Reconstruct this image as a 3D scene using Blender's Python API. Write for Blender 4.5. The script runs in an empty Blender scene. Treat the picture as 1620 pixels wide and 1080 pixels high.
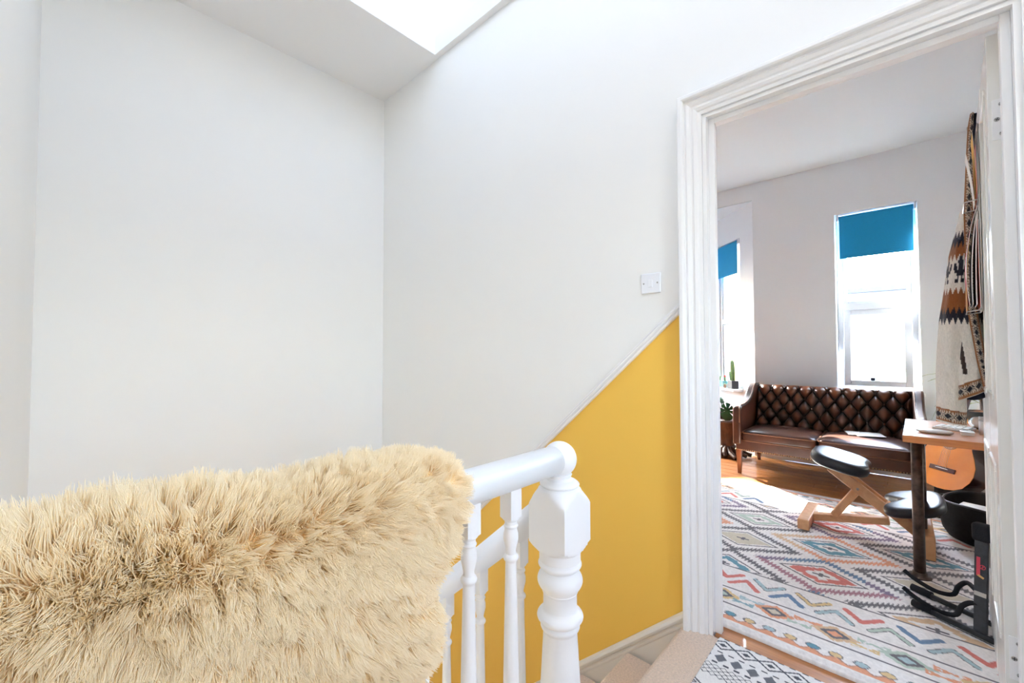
import bpy, bmesh, math, random
import numpy as np
from mathutils import Vector, Matrix

random.seed(7)
rng = np.random.default_rng(7)
scene = bpy.context.scene
COL = scene.collection

# ------------------------------------------------------------------ camera, sky, sun, exposure
EYE = (0.0, 0.0, 1.077)
YAW, PITCH, ROLL = math.radians(43.03), math.radians(1.494), math.radians(-0.09)
cam_data = bpy.data.cameras.new('camera')
cam_data.sensor_width = 36.0
cam_data.lens = 654.5 / 1620 * 36.0
cam_data.clip_start = 0.02
cam = bpy.data.objects.new('camera', cam_data)
COL.objects.link(cam)
fwd = Vector((math.cos(PITCH) * math.cos(YAW), math.cos(PITCH) * math.sin(YAW), math.sin(PITCH)))
rgt = Vector((math.sin(YAW), -math.cos(YAW), 0))
upv = rgt.cross(fwd)
r2 = rgt * math.cos(ROLL) + upv * math.sin(ROLL)
u2 = -rgt * math.sin(ROLL) + upv * math.cos(ROLL)
cam.matrix_world = Matrix(((r2.x, u2.x, -fwd.x, EYE[0]), (r2.y, u2.y, -fwd.y, EYE[1]), (r2.z, u2.z, -fwd.z, EYE[2]), (0, 0, 0, 1)))
scene.camera = cam

SUN_DIR = Vector((0.592 * math.cos(math.radians(33)), 0.806 * math.cos(math.radians(33)), math.sin(math.radians(33)))).normalized()
world = bpy.data.worlds.new('sky')
scene.world = world
world.use_nodes = True
wn, wl = world.node_tree.nodes, world.node_tree.links
wn.clear()
w_out = wn.new('ShaderNodeOutputWorld')
w_bg = wn.new('ShaderNodeBackground')
w_sky = wn.new('ShaderNodeTexSky')
w_sky.sky_type = 'NISHITA'
w_sky.sun_disc = False
w_sky.sun_elevation = math.radians(33)
w_sky.sun_rotation = math.atan2(SUN_DIR.x, SUN_DIR.y)
w_sky.dust_density = 2.0
w_hsv = wn.new('ShaderNodeHueSaturation')
w_hsv.inputs['Saturation'].default_value = 0.70
wl.new(w_sky.outputs['Color'], w_hsv.inputs['Color'])
wl.new(w_hsv.outputs['Color'], w_bg.inputs['Color'])
w_bg.inputs['Strength'].default_value = 2.0
wl.new(w_bg.outputs['Background'], w_out.inputs['Surface'])

sun_data = bpy.data.lights.new('sun', 'SUN')
sun_data.energy = 26.0
sun_data.angle = math.radians(0.6)
sun_data.color = (1.0, 0.97, 0.92)
sun = bpy.data.objects.new('sun', sun_data)
sun.rotation_euler = (-SUN_DIR).to_track_quat('-Z', 'Y').to_euler()
COL.objects.link(sun)

scene.view_settings.view_transform = 'Standard'
scene.view_settings.look = 'None'
scene.view_settings.gamma = 1.0
scene.view_settings.use_curve_mapping = False
scene.view_settings.exposure = 2.48
scene.cycles.max_bounces = 12
scene.cycles.diffuse_bounces = 8
scene.cycles.glossy_bounces = 4
scene.cycles.transmission_bounces = 8
scene.cycles.transparent_max_bounces = 8
scene.cycles.caustics_reflective = False
scene.cycles.caustics_refractive = False
scene.cycles.sample_clamp_indirect = 12.0


def portal(name, loc, direction, w, h):
    """daylight enters the house here: guides sky sampling through the glazed opening"""
    d = bpy.data.lights.new(name, 'AREA')
    d.shape = 'RECTANGLE'
    d.size, d.size_y = w, h
    d.cycles.is_portal = True
    o = bpy.data.objects.new(name, d)
    o.location = loc
    o.rotation_euler = Vector(direction).to_track_quat('-Z', 'Z' if abs(direction[2]) < 0.9 else 'Y').to_euler()
    COL.objects.link(o)


# ------------------------------------------------------------------ materials
MATS = {}


def lin(r, g, b):
    f = lambda c: (c / 255 / 12.92) if c / 255 <= 0.04045 else ((c / 255 + 0.055) / 1.055) ** 2.4
    return (f(r), f(g), f(b), 1.0)


def mat(name, color, rough=0.5, metal=0.0, spec=0.5, noise=None, bump=None, attr=None, sheen=0.0, coat=0.0, trans=0.0, ior=1.45, emit=None):
    """noise=(scale, amount, stretch xyz) varies the colour; bump=(scale, strength, distance)"""
    if name in MATS:
        return MATS[name]
    m = bpy.data.materials.new(name)
    m.use_nodes = True
    nt = m.node_tree
    n, l = nt.nodes, nt.links
    b = n['Principled BSDF']
    c = color if len(color) == 4 else (*color, 1.0)
    b.inputs['Base Color'].default_value = c
    b.inputs['Roughness'].default_value = rough
    b.inputs['Metallic'].default_value = metal
    b.inputs['Specular IOR Level'].default_value = spec
    b.inputs['IOR'].default_value = ior
    if sheen:
        b.inputs['Sheen Weight'].default_value = sheen
    if coat:
        b.inputs['Coat Weight'].default_value = coat
        b.inputs['Coat Roughness'].default_value = 0.15
    if trans:
        b.inputs['Transmission Weight'].default_value = trans
    if emit:
        b.inputs['Emission Color'].default_value = emit[0]
        b.inputs['Emission Strength'].default_value = emit[1]
    src = None
    if attr:
        a = n.new('ShaderNodeAttribute')
        a.attribute_name = attr
        src = a.outputs['Color']
    if noise or bump:
        tc = n.new('ShaderNodeTexCoord')
    if noise:
        mp = n.new('ShaderNodeMapping')
        mp.inputs['Scale'].default_value = noise[2] if len(noise) > 2 else (1, 1, 1)
        l.new(tc.outputs['Object'], mp.inputs['Vector'])
        nz = n.new('ShaderNodeTexNoise')
        nz.inputs['Scale'].default_value = noise[0]
        nz.inputs['Detail'].default_value = 5
        l.new(mp.outputs['Vector'], nz.inputs['Vector'])
        mr = n.new('ShaderNodeMapRange')
        mr.inputs['From Min'].default_value = 0.25
        mr.inputs['From Max'].default_value = 0.75
        mr.inputs['To Min'].default_value = 1 - noise[1]
        mr.inputs['To Max'].default_value = 1 + noise[1]
        l.new(nz.outputs['Fac'], mr.inputs['Value'])
        mx = n.new('ShaderNodeVectorMath')
        mx.operation = 'SCALE'
        if src:
            l.new(src, mx.inputs[0])
        else:
            mx.inputs[0].default_value = c[:3]
        l.new(mr.outputs['Result'], mx.inputs['Scale'])
        src = mx.outputs['Vector']
    if src:
        l.new(src, b.inputs['Base Color'])
    if bump:
        nb = n.new('ShaderNodeTexNoise')
        nb.inputs['Scale'].default_value = bump[0]
        nb.inputs['Detail'].default_value = 4
        l.new(tc.outputs['Object'], nb.inputs['Vector'])
        bp = n.new('ShaderNodeBump')
        bp.inputs['Strength'].default_value = bump[1]
        bp.inputs['Distance'].default_value = bump[2]
        l.new(nb.outputs['Fac'], bp.inputs['Height'])
        l.new(bp.outputs['Normal'], b.inputs['Normal'])
    MATS[name] = m
    return m


M_WALL = mat('white_wall_paint', lin(238, 238, 236), 0.7, noise=(1.6, 0.012), bump=(120, 0.04, 0.002))
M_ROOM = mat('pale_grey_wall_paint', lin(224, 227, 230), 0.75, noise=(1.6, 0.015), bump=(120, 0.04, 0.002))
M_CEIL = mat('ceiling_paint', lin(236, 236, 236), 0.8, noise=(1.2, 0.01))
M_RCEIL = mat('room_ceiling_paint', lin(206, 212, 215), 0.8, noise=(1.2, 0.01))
M_GLOSS = mat('white_gloss_paint', lin(240, 240, 240), 0.36, spec=0.4, noise=(5, 0.012), bump=(30, 0.02, 0.002))
M_DOOR = mat('worn_white_door_paint', lin(236, 235, 230), 0.22, noise=(9, 0.03), bump=(40, 0.10, 0.002))
M_SKIRT = mat('cream_skirting_paint', lin(232, 226, 216), 0.35, noise=(5, 0.015))
M_UPVC = mat('white_window_frame', lin(205, 208, 212), 0.35)
M_CARPET = mat('beige_pile_carpet', lin(226, 204, 184), 0.95, spec=0.1, noise=(140, 0.16), bump=(260, 0.8, 0.006), sheen=0.3)
M_BLIND = mat('blue_roller_fabric', lin(24, 140, 192), 0.85, noise=(220, 0.10))
M_CHROME = mat('satin_steel', (0.62, 0.60, 0.57), 0.28, metal=1.0)
M_BLACK = mat('black_leatherette', (0.016, 0.018, 0.024), 0.38, spec=0.42, bump=(160, 0.12, 0.002))
M_BLACKFAB = mat('black_fabric', (0.012, 0.012, 0.014), 0.85, spec=0.2, noise=(60, 0.3))
M_BLACKMETAL = mat('black_powder_coated_steel', (0.02, 0.021, 0.023), 0.4, noise=(40, 0.2))
M_FOAM = mat('black_foam_sleeve', (0.022, 0.022, 0.025), 0.9, spec=0.2, bump=(200, 0.6, 0.003))
M_SCREW = mat('dull_screw_metal', (0.45, 0.44, 0.42), 0.4, metal=1.0)
M_DARKSLOT = mat('dark_slot', (0.03, 0.03, 0.03), 0.6)
M_SWITCH = mat('white_switch_plastic', lin(236, 238, 243), 0.25)


def wood(name, c1, c2, scale=(1.2, 14, 14), rough=0.4, contrast=1.0, coat=0.0):
    if name in MATS:
        return MATS[name]
    m = bpy.data.materials.new(name)
    m.use_nodes = True
    n, l = m.node_tree.nodes, m.node_tree.links
    b = n['Principled BSDF']
    b.inputs['Roughness'].default_value = rough
    if coat:
        b.inputs['Coat Weight'].default_value = coat
    tc = n.new('ShaderNodeTexCoord')
    oi = n.new('ShaderNodeObjectInfo')
    mp = n.new('ShaderNodeMapping')
    mp.inputs['Scale'].default_value = scale
    l.new(tc.outputs['Object'], mp.inputs['Vector'])
    add = n.new('ShaderNodeVectorMath')
    add.operation = 'ADD'
    l.new(mp.outputs['Vector'], add.inputs[0])
    sc = n.new('ShaderNodeMath')
    sc.operation = 'MULTIPLY'
    sc.inputs[1].default_value = 37.0
    l.new(oi.outputs['Random'], sc.inputs[0])
    l.new(sc.outputs[0], add.inputs[1])
    nz = n.new('ShaderNodeTexNoise')
    nz.inputs['Scale'].default_value = 2.2
    nz.inputs['Detail'].default_value = 7
    nz.inputs['Distortion'].default_value = 0.7
    l.new(add.outputs['Vector'], nz.inputs['Vector'])
    cr = n.new('ShaderNodeValToRGB')
    cr.color_ramp.elements[0].position = 0.5 - 0.22 / contrast
    cr.color_ramp.elements[0].color = c1
    cr.color_ramp.elements[1].position = 0.5 + 0.22 / contrast
    cr.color_ramp.elements[1].color = c2
    l.new(nz.outputs['Fac'], cr.inputs['Fac'])
    l.new(cr.outputs['Color'], b.inputs['Base Color'])
    bp = n.new('ShaderNodeBump')
    bp.inputs['Strength'].default_value = 0.08
    bp.inputs['Distance'].default_value = 0.002
    l.new(nz.outputs['Fac'], bp.inputs['Height'])
    l.new(bp.outputs['Normal'], b.inputs['Normal'])
    MATS[name] = m
    return m


M_FLOORWOOD = wood('varnished_floorboard', lin(146, 88, 44), lin(202, 138, 80), (18, 1.0, 18), 0.32, 0.8, 0.2)
M_BEECH = wood('light_beech', lin(198, 142, 96), lin(222, 172, 124), (10, 10, 10), 0.42, 0.8)
M_DESK = wood('desk_oak', lin(196, 112, 54), lin(218, 146, 86), (30, 2, 30), 0.3, 0.8, 0.3)
M_DARKWOOD = wood('dark_brown_wood', lin(58, 38, 28), lin(96, 64, 46), (12, 12, 2), 0.5)
M_LEGWOOD = wood('red_brown_leg', lin(84, 44, 24), lin(122, 66, 36), (14, 14, 2), 0.3)
M_GUITAR = wood('amber_spruce_guitar', lin(206, 120, 46), lin(232, 148, 66), (2, 2, 2), 0.22, 0.7, 0.6)
M_GUITARDARK = wood('dark_red_guitar', lin(38, 18, 16), lin(58, 26, 22), (3, 3, 3), 0.22, 0.7, 0.6)
M_ROSEWOOD = wood('rosewood', lin(62, 30, 22), lin(92, 46, 32), (9, 9, 9), 0.4)
M_PIPE = mat('rusty_steel_pipe', lin(88, 74, 66), 0.42, metal=0.75, noise=(38, 0.55), bump=(70, 0.25, 0.002))


# ------------------------------------------------------------------ mesh helpers
class MB:
    def __init__(self):
        self.v, self.f, self.s = [], [], []

    def add(self, verts, faces, smooth=False):
        o = len(self.v)
        self.v.extend([tuple(p) for p in verts])
        self.f.extend([tuple(i + o for i in f) for f in faces])
        self.s.extend([smooth] * len(faces))
        return self

    def box(self, x0, x1, y0, y1, z0, z1):
        p = [(x, y, z) for z in (z0, z1) for y in (y0, y1) for x in (x0, x1)]
        return self.add(p, [(0, 2, 3, 1), (4, 5, 7, 6), (0, 1, 5, 4), (2, 6, 7, 3), (0, 4, 6, 2), (1, 3, 7, 5)])

    def obox(self, c, ax, ay, az, hx, hy, hz):
        """oriented box: centre c, unit axes, half sizes"""
        c, ax, ay, az = map(Vector, (c, ax, ay, az))
        p = [c + ax * (sx * hx) + ay * (sy * hy) + az * (sz * hz) for sz in (-1, 1) for sy in (-1, 1) for sx in (-1, 1)]
        return self.add(p, [(0, 2, 3, 1), (4, 5, 7, 6), (0, 1, 5, 4), (2, 6, 7, 3), (0, 4, 6, 2), (1, 3, 7, 5)])

    def bar(self, a, b, w, h, up=(0, 0, 1)):
        a, b, up = Vector(a), Vector(b), Vector(up)
        d = (b - a).normalized()
        s = d.cross(up).normalized()
        u = s.cross(d)
        return self.obox((a + b) / 2, d, s, u, (b - a).length / 2, w / 2, h / 2)

    def tube(self, pts, radii, seg=12, caps=True, smooth=True):
        pts = [Vector(p) for p in pts]
        if not hasattr(radii, '__len__'):
            radii = [radii] * len(pts)
        n = len(pts)
        T = []
        for i in range(n):
            T.append((pts[min(i + 1, n - 1)] - pts[max(i - 1, 0)]).normalized())
        a = Vector((0, 0, 1)) if abs(T[0].z) < 0.9 else Vector((1, 0, 0))
        N = T[0].cross(a).normalized()
        vs, fs = [], []
        for i in range(n):
            if i:
                N = (N - T[i] * N.dot(T[i])).normalized()
            B = T[i].cross(N)
            for k in range(seg):
                t = 2 * math.pi * k / seg
                vs.append(pts[i] + (N * math.cos(t) + B * math.sin(t)) * radii[i])
        for i in range(n - 1):
            for k in range(seg):
                k2 = (k + 1) % seg
                fs.append((i * seg + k, i * seg + k2, (i + 1) * seg + k2, (i + 1) * seg + k))
        if caps:
            fs.append(tuple(reversed(range(seg))))
            fs.append(tuple((n - 1) * seg + k for k in range(seg)))
        return self.add(vs, fs, smooth)

    def lathe(self, prof, c=(0, 0, 0), seg=24, axis=(0, 0, 1), smooth=True, caps=True):
        """prof: list of (r, h) along axis from c"""
        c, axis = Vector(c), Vector(axis).normalized()
        a = Vector((1, 0, 0)) if abs(axis.x) < 0.9 else Vector((0, 1, 0))
        N = axis.cross(a).normalized()
        B = axis.cross(N)
        vs, fs = [], []
        for r, h in prof:
            for k in range(seg):
                t = 2 * math.pi * k / seg
                vs.append(c + axis * h + (N * math.cos(t) + B * math.sin(t)) * max(r, 1e-5))
        n = len(prof)
        for i in range(n - 1):
            for k in range(seg):
                k2 = (k + 1) % seg
                fs.append((i * seg + k, i * seg + k2, (i + 1) * seg + k2, (i + 1) * seg + k))
        if caps:
            fs.append(tuple(reversed(range(seg))))
            fs.append(tuple((n - 1) * seg + k for k in range(seg)))
        return self.add(vs, fs, smooth)

    def prism(self, poly, ex, smooth=False):
        """poly: 3D points of a planar outline, ex: extrusion vector"""
        poly = [Vector(p) for p in poly]
        ex = Vector(ex)
        n = len(poly)
        vs = poly + [p + ex for p in poly]
        fs = [tuple(reversed(range(n))), tuple(range(n, 2 * n))]
        fs += [(i, (i + 1) % n, (i + 1) % n + n, i + n) for i in range(n)]
        return self.add(vs, fs, smooth)

    def ellipsoid(self, c, rx, ry, rz, seg=20, rings=12, ex=1.0):
        vs, fs = [], []
        for i in range(rings + 1):
            ph = math.pi * i / rings - math.pi / 2
            cz, sz = math.cos(ph), math.sin(ph)
            cz = abs(cz) ** ex
            sz = math.copysign(abs(sz) ** ex, sz)
            for k in range(seg):
                t = 2 * math.pi * k / seg
                vs.append((c[0] + rx * cz * math.cos(t), c[1] + ry * cz * math.sin(t), c[2] + rz * sz))
        for i in range(rings):
            for k in range(seg):
                k2 = (k + 1) % seg
                fs.append((i * seg + k, i * seg + k2, (i + 1) * seg + k2, (i + 1) * seg + k))
        return self.add(vs, fs, True)

    def loft(self, rings, closed=True, caps=True, smooth=True):
        n = len(rings[0])
        vs = [p for r in rings for p in r]
        fs = []
        for i in range(len(rings) - 1):
            for k in range(n if closed else n - 1):
                k2 = (k + 1) % n
                fs.append((i * n + k, i * n + k2, (i + 1) * n + k2, (i + 1) * n + k))
        if caps and closed:
            fs.append(tuple(reversed(range(n))))
            fs.append(tuple((len(rings) - 1) * n + k for k in range(n)))
        return self.add(vs, fs, smooth)

    def build(self, name, material, parent=None, bevel=0.0, bseg=2, subsurf=0, label=None, fix=True):
        me = bpy.data.meshes.new(name)
        me.from_pydata([tuple(p) for p in self.v], [], self.f)
        me.polygons.foreach_set('use_smooth', self.s)
        me.materials.append(material)
        if fix:
            bm = bmesh.new()
            bm.from_mesh(me)
            bmesh.ops.recalc_face_normals(bm, faces=bm.faces)
            bm.to_mesh(me)
            bm.free()
        me.update()
        o = bpy.data.objects.new(name, me)
        COL.objects.link(o)
        if parent:
            o.parent = parent
            o.matrix_parent_inverse = parent_inv(parent)
        if bevel:
            md = o.modifiers.new('bevel', 'BEVEL')
            md.width = bevel
            md.segments = bseg
            md.limit_method = 'ANGLE'
            md.angle_limit = math.radians(35)
        if subsurf:
            md = o.modifiers.new('subsurf', 'SUBSURF')
            md.levels = md.render_levels = subsurf
        if label:
            o['label'] = label
        return o


def world_matrix(o):
    m = Matrix.LocRotScale(o.location, o.rotation_euler, o.scale)
    if o.parent:
        m = world_matrix(o.parent) @ o.matrix_parent_inverse @ m
    return m


def parent_inv(p):
    return world_matrix(p).inverted()


def tag(o, label, cat, group=None, kind=None):
    o['label'] = label
    o['category'] = cat
    if group:
        o['group'] = group
    if kind:
        o['kind'] = kind
    return o


def thing(name, label, cat, loc=(0, 0, 0), group=None):
    o = bpy.data.objects.new(name, None)
    o.location = loc
    o.empty_display_size = 0.1
    COL.objects.link(o)
    return tag(o, label, cat, group)


def struct(o, label=None):
    o['kind'] = 'structure'
    if label:
        o['label'] = label
    return o


def copy_part(src, parent, name=None):
    c = src.copy()
    COL.objects.link(c)
    c.parent = parent
    return c


def wall(name, p0, p1, z0, z1, thick, holes, material, label, side=1):
    """vertical wall from p0 to p1 in plan; its seen face is the line p0-p1, its thickness lies to the left (side=1) of p0->p1"""
    p0, p1 = Vector((*p0, 0)), Vector((*p1, 0))
    d = (p1 - p0).normalized()
    L = (p1 - p0).length
    nrm = Vector((-d.y, d.x, 0)) * side
    m = MB()
    ss = sorted({0.0, L, *[h[0] for h in holes], *[h[1] for h in holes]})
    zs = sorted({z0, z1, *[h[2] for h in holes], *[h[3] for h in holes]})
    for i in range(len(ss) - 1):
        for j in range(len(zs) - 1):
            sm, zm = (ss[i] + ss[i + 1]) / 2, (zs[j] + zs[j + 1]) / 2
            if any(h[0] < sm < h[1] and h[2] < zm < h[3] for h in holes):
                continue
            c = p0 + d * sm + nrm * (thick / 2) + Vector((0, 0, zm))
            m.obox(c, d, nrm, (0, 0, 1), (ss[i + 1] - ss[i]) / 2, thick / 2, (zs[j + 1] - zs[j]) / 2)
    o = m.build(name, material)
    bm = bmesh.new()
    bm.from_mesh(o.data)
    bmesh.ops.remove_doubles(bm, verts=bm.verts, dist=1e-5)
    seen = {}
    dead = []
    for f in bm.faces:
        k = tuple(round(c, 4) for c in f.calc_center_median())
        if k in seen:
            dead += [f, seen[k]]
        seen[k] = f
    bmesh.ops.delete(bm, geom=list(set(dead)), context='FACES')
    bmesh.ops.recalc_face_normals(bm, faces=bm.faces)
    bm.to_mesh(o.data)
    bm.free()
    return struct(o, label)


# ------------------------------------------------------------------ layout numbers (metres)
WX = 1.694            # hall face of the wall with the doorway
RX = 1.785            # room face of that wall
WY = 2.98             # far wall of the stairwell
LX = -0.118           # left wall of the stairwell
HC = 3.09             # hall ceiling
RW = 4.90             # window wall of the room
RC = 2.85             # room ceiling
NOSE = 0.655           # top nosing of the stairs
SLOPE = -0.905
DEEP = -2.9

# ------------------------------------------------------------------ hall shell
def dado_z(y):
    return 1.264 + (y - 0.633) * -0.918


# wall with the doorway: white above the sloping dado rail, yellow below it
m_split = bpy.data.materials.new('white_and_yellow_wall_paint')
m_split.use_nodes = True
n, l = m_split.node_tree.nodes, m_split.node_tree.links
b = n['Principled BSDF']
b.inputs['Roughness'].default_value = 0.62
geo = n.new('ShaderNodeNewGeometry')
sep = n.new('ShaderNodeSeparateXYZ')
l.new(geo.outputs['Position'], sep.inputs[0])


def nmath(op, a, bb):
    x = n.new('ShaderNodeMath')
    x.operation = op
    for i, q in enumerate((a, bb)):
        if isinstance(q, (int, float)):
            x.inputs[i].default_value = q
        else:
            l.new(q, x.inputs[i])
    return x.outputs[0]


line = nmath('ADD', nmath('MULTIPLY', sep.outputs['Y'], -0.918), 1.264 + 0.633 * 0.918 - 0.01)
below = nmath('LESS_THAN', sep.outputs['Z'], line)
inside = nmath('GREATER_THAN', sep.outputs['Y'], 0.56)
msk = nmath('MULTIPLY', below, inside)
mixn = n.new('ShaderNodeMix')
mixn.data_type = 'RGBA'
l.new(msk, mixn.inputs['Factor'])
mixn.inputs['A'].default_value = lin(238, 238, 236)
mixn.inputs['B'].default_value = lin(244, 196, 84)
l.new(mixn.outputs['Result'], b.inputs['Base Color'])
nz = n.new('ShaderNodeTexNoise')
nz.inputs['Scale'].default_value = 90
bp = n.new('ShaderNodeBump')
bp.inputs['Strength'].default_value = 0.05
bp.inputs['Distance'].default_value = 0.002
l.new(geo.outputs['Position'], nz.inputs['Vector'])
l.new(nz.outputs['Fac'], bp.inputs['Height'])
l.new(bp.outputs['Normal'], b.inputs['Normal'])

DY0, DY1, DZ = -0.238, 0.535, 1.997   # door opening between linings
wall('wall_right', (WX, WY + 0.1), (WX, -1.6), DEEP, HC, RX - WX - 0.002,
     [(WY + 0.1 - DY1 - 0.012, WY + 0.1 - DY0 + 0.012, -0.06, DZ + 0.012)], m_split,
     'hall wall, white above and yellow below the sloping dado rail')
wall('wall_back', (LX - 0.1, WY), (WX + 0.05, WY), DEEP, HC + 0.0, 0.1, [], M_WALL, 'plain white far wall of the stairwell')
m = MB()
m.box(-0.6, LX, 0.74, WY, DEEP, HC)
struct(m.build('wall_left', M_WALL), 'plain white wall left of the stairwell')
m = MB()
m.box(-1.6, -0.6, 0.74, 0.84, DEEP, HC)
struct(m.build('wall_landing', M_WALL), 'white wall along the landing')
m = MB()
m.box(-1.7, -1.6, -1.6, 0.84, -0.3, HC)
struct(m.build('wall_landing_end', M_WALL), 'white end wall of the landing')
wall('wall_front', (-1.7, -1.6), (WX, -1.6), -0.3, HC, 0.1, [(1.75, 2.45, 1.05, 2.00)], M_WALL, 'white wall behind the landing', side=-1)

# hall ceiling with the skylight well
SK = (-0.10, 1.655, -1.30, 2.255)
m = MB()
m.box(-1.7, SK[0], -1.7, WY + 0.1, HC, HC + 0.12)
m.box(SK[1], WX + 0.1, -1.7, WY + 0.1, HC, HC + 0.12)
m.box(SK[0], SK[1], -1.7, SK[2], HC, HC + 0.12)
m.box(SK[0], SK[1], SK[3], WY + 0.1, HC, HC + 0.12)
struct(m.build('ceiling_hall', M_CEIL), 'white hall ceiling around the skylight well')
WT = HC + 0.6
m = MB()
m.box(SK[0] - 0.05, SK[0], SK[2] - 0.05, SK[3] + 0.05, HC + 0.12, WT)
m.box(SK[1], SK[1] + 0.05, SK[2] - 0.05, SK[3] + 0.05, HC + 0.12, WT)
m.box(SK[0], SK[1], SK[2] - 0.05, SK[2], HC + 0.12, WT)
m.box(SK[0], SK[1], SK[3], SK[3] + 0.05, HC + 0.12, WT)
struct(m.build('wall_skylight_well', M_WALL), 'white sides of the skylight well')
m = MB()
for (x0, x1, y0, y1) in ((SK[0] - .05, SK[0] + .05, SK[2] - .05, SK[3] + .05), (SK[1] - .05, SK[1] + .05, SK[2] - .05, SK[3] + .05),
                         (SK[0], SK[1], SK[2] - .05, SK[2] + .05), (SK[0], SK[1], SK[3] - .05, SK[3] + .05)):
    m.box(x0, x1, y0, y1, WT, WT + 0.07)
sk = struct(m.build('window_3', M_UPVC, bevel=0.004), 'white skylight frame over the well')
m_glass = bpy.data.materials.new('clear_glass')
m_glass.use_nodes = True
gn, gl = m_glass.node_tree.nodes, m_glass.node_tree.links
gn.clear()
go = gn.new('ShaderNodeOutputMaterial')
gt = gn.new('ShaderNodeBsdfTransparent')
gt.inputs['Color'].default_value = (0.95, 0.97, 0.97, 1)
gg = gn.new('ShaderNodeBsdfGlossy')
gg.inputs['Roughness'].default_value = 0.02
gm = gn.new('ShaderNodeMixShader')
gf = gn.new('ShaderNodeFresnel')
gf.inputs['IOR'].default_value = 1.3
gb = gn.new('ShaderNodeNewGeometry')
gx1 = gn.new('ShaderNodeMath')
gx1.operation = 'SUBTRACT'
gx1.inputs[0].default_value = 1.0
gl.new(gb.outputs['Backfacing'], gx1.inputs[1])
gx2 = gn.new('ShaderNodeMath')
gx2.operation = 'MULTIPLY'
gl.new(gf.outputs[0], gx2.inputs[0])
gl.new(gx1.outputs[0], gx2.inputs[1])
gl.new(gx2.outputs[0], gm.inputs['Fac'])
gl.new(gt.outputs[0], gm.inputs[1])
gl.new(gg.outputs[0], gm.inputs[2])
gl.new(gm.outputs[0], go.inputs['Surface'])
m_added_glass = m_glass.copy()  # tint sets how much daylight the added landing window lets in
m_added_glass.name = 'added_window_glass'
for nd in m_added_glass.node_tree.nodes:
    if nd.type == 'BSDF_TRANSPARENT':
        nd.inputs['Color'].default_value = (0.82, 0.82, 0.82, 1)
m_tint = m_glass.copy()  # tint added to dim the skylight and balance hall against room
m_tint.name = 'skylight_dimming_glass'
for nd in m_tint.node_tree.nodes:
    if nd.type == 'BSDF_TRANSPARENT':
        nd.inputs['Color'].default_value = (0.345, 0.338, 0.325, 1)
m = MB()
m.box(SK[0] + 0.05, SK[1] - 0.05, SK[2] + 0.05, SK[3] - 0.05, WT + 0.03, WT + 0.038)
m.build('pane', m_tint, sk)
m = MB()  # unseen wall added to cut the sun entering the skylight
m.box(SK[1] + 0.10, SK[1] + 0.25, SK[2] - 0.3, SK[3] + 0.4, WT - 0.5, WT + 1.25)
m.box(SK[0] - 0.3, SK[1] + 0.10, SK[3] + 0.25, SK[3] + 0.4, WT - 0.5, WT + 1.25)
struct(m.build('wall_sun_blocker', mat('sun_blocker_render', lin(170, 168, 164), 0.9)), 'unseen wall added beside the skylight to block sun')
portal('skylight_daylight', ((SK[0] + SK[1]) / 2, (SK[2] + SK[3]) / 2, WT + 0.10), (0, 0, -1), SK[1] - SK[0], SK[3] - SK[2])

# landing floor, carpeted, with the top nosing of the stairs
m = MB()
prof = [(-1.58, 0), (NOSE - 0.03, 0)]
for k in range(1, 9):
    t = math.pi / 2 * k / 8 * 2
    prof.append((NOSE - 0.03 + 0.03 * math.sin(t), -0.03 + 0.03 * math.cos(t)))
prof += [(NOSE - 0.03, -0.3), (-1.58, -0.3)]
m.prism([(0.80, y, z) for y, z in prof], (WX - 0.80 - 0.001, 0, 0))
lf = struct(m.build('floor_landing', M_CARPET, bevel=0.0), 'beige carpeted landing at the top of the stairs')
m = MB()
m.box(-1.6, 0.80, -1.58, 0.63, -0.3, 0)
m.build('landing_carpet', M_CARPET, lf)
m = MB()
m.box(-0.6, 0.74, 0.63, 0.66, DEEP, 0.02)
struct(m.build('wall_below_landing', M_WALL), 'white face below the landing edge')
m = MB()
m.box(-0.6, WX, 0.6, WY, DEEP - 0.1, DEEP)
struct(m.build('floor_below', M_CARPET), 'carpet at the foot of the stairwell')

# stair flight going down along the yellow wall
RISE, GO = 0.212, 0.234
flight = bpy.data.objects.new('stair_flight', None)
COL.objects.link(flight)
struct(flight, 'steep beige carpeted stairs going down along the yellow wall')
step_me = None
for k in range(1, 11):
    zt = -RISE * k
    ya, yb = NOSE + GO * (k - 1) - 0.03, NOSE + GO * k
    if step_me is None:
        m = MB()
        pr = [(0, 0), (yb - ya - 0.028, 0)]
        for j in range(1, 9):
            t = math.pi * j / 8
            pr.append((yb - ya - 0.028 + 0.028 * math.sin(t), -0.028 + 0.028 * math.cos(t)))
        pr += [(yb - ya - 0.028, -RISE - 0.1), (0, -RISE - 0.1)]
        m.prism([(0, y, z) for y, z in pr], (WX - 0.80 - 0.032, 0, 0))
        o = m.build('step', M_CARPET, flight)
        step_me = o.data
    else:
        o = bpy.data.objects.new('step', step_me)
        COL.objects.link(o)
        o.parent = flight
    o.location = (0.80, ya, zt)


def sloped_board(y0, y1, za, zb, x0, x1):
    """prism following the stair slope: za/zb are offsets functions giving bottom and top z at y"""
    return [(x0, y0, za(y0)), (x0, y1, za(y1)), (x0, y1, zb(y1)), (x0, y0, zb(y0))], (x1 - x0, 0, 0)


def sk_top(y):
    return 0.058 + (y - 0.633) * -0.895


# sloping skirting on the yellow wall: a board with a moulded top
def sloped_strip(name, mt, prof, zf, y0, y1, label):
    """prof: (proud, height above zf) outline; swept along the slope on the hall face of the door wall"""
    m = MB()
    r0 = [(WX - p, y0, zf(y0) + h) for p, h in prof]
    r1 = [(WX - p, y1, zf(y1) + h) for p, h in prof]
    m.loft([r0, r1], smooth=False)
    return struct(m.build(name, mt), label)


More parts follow.
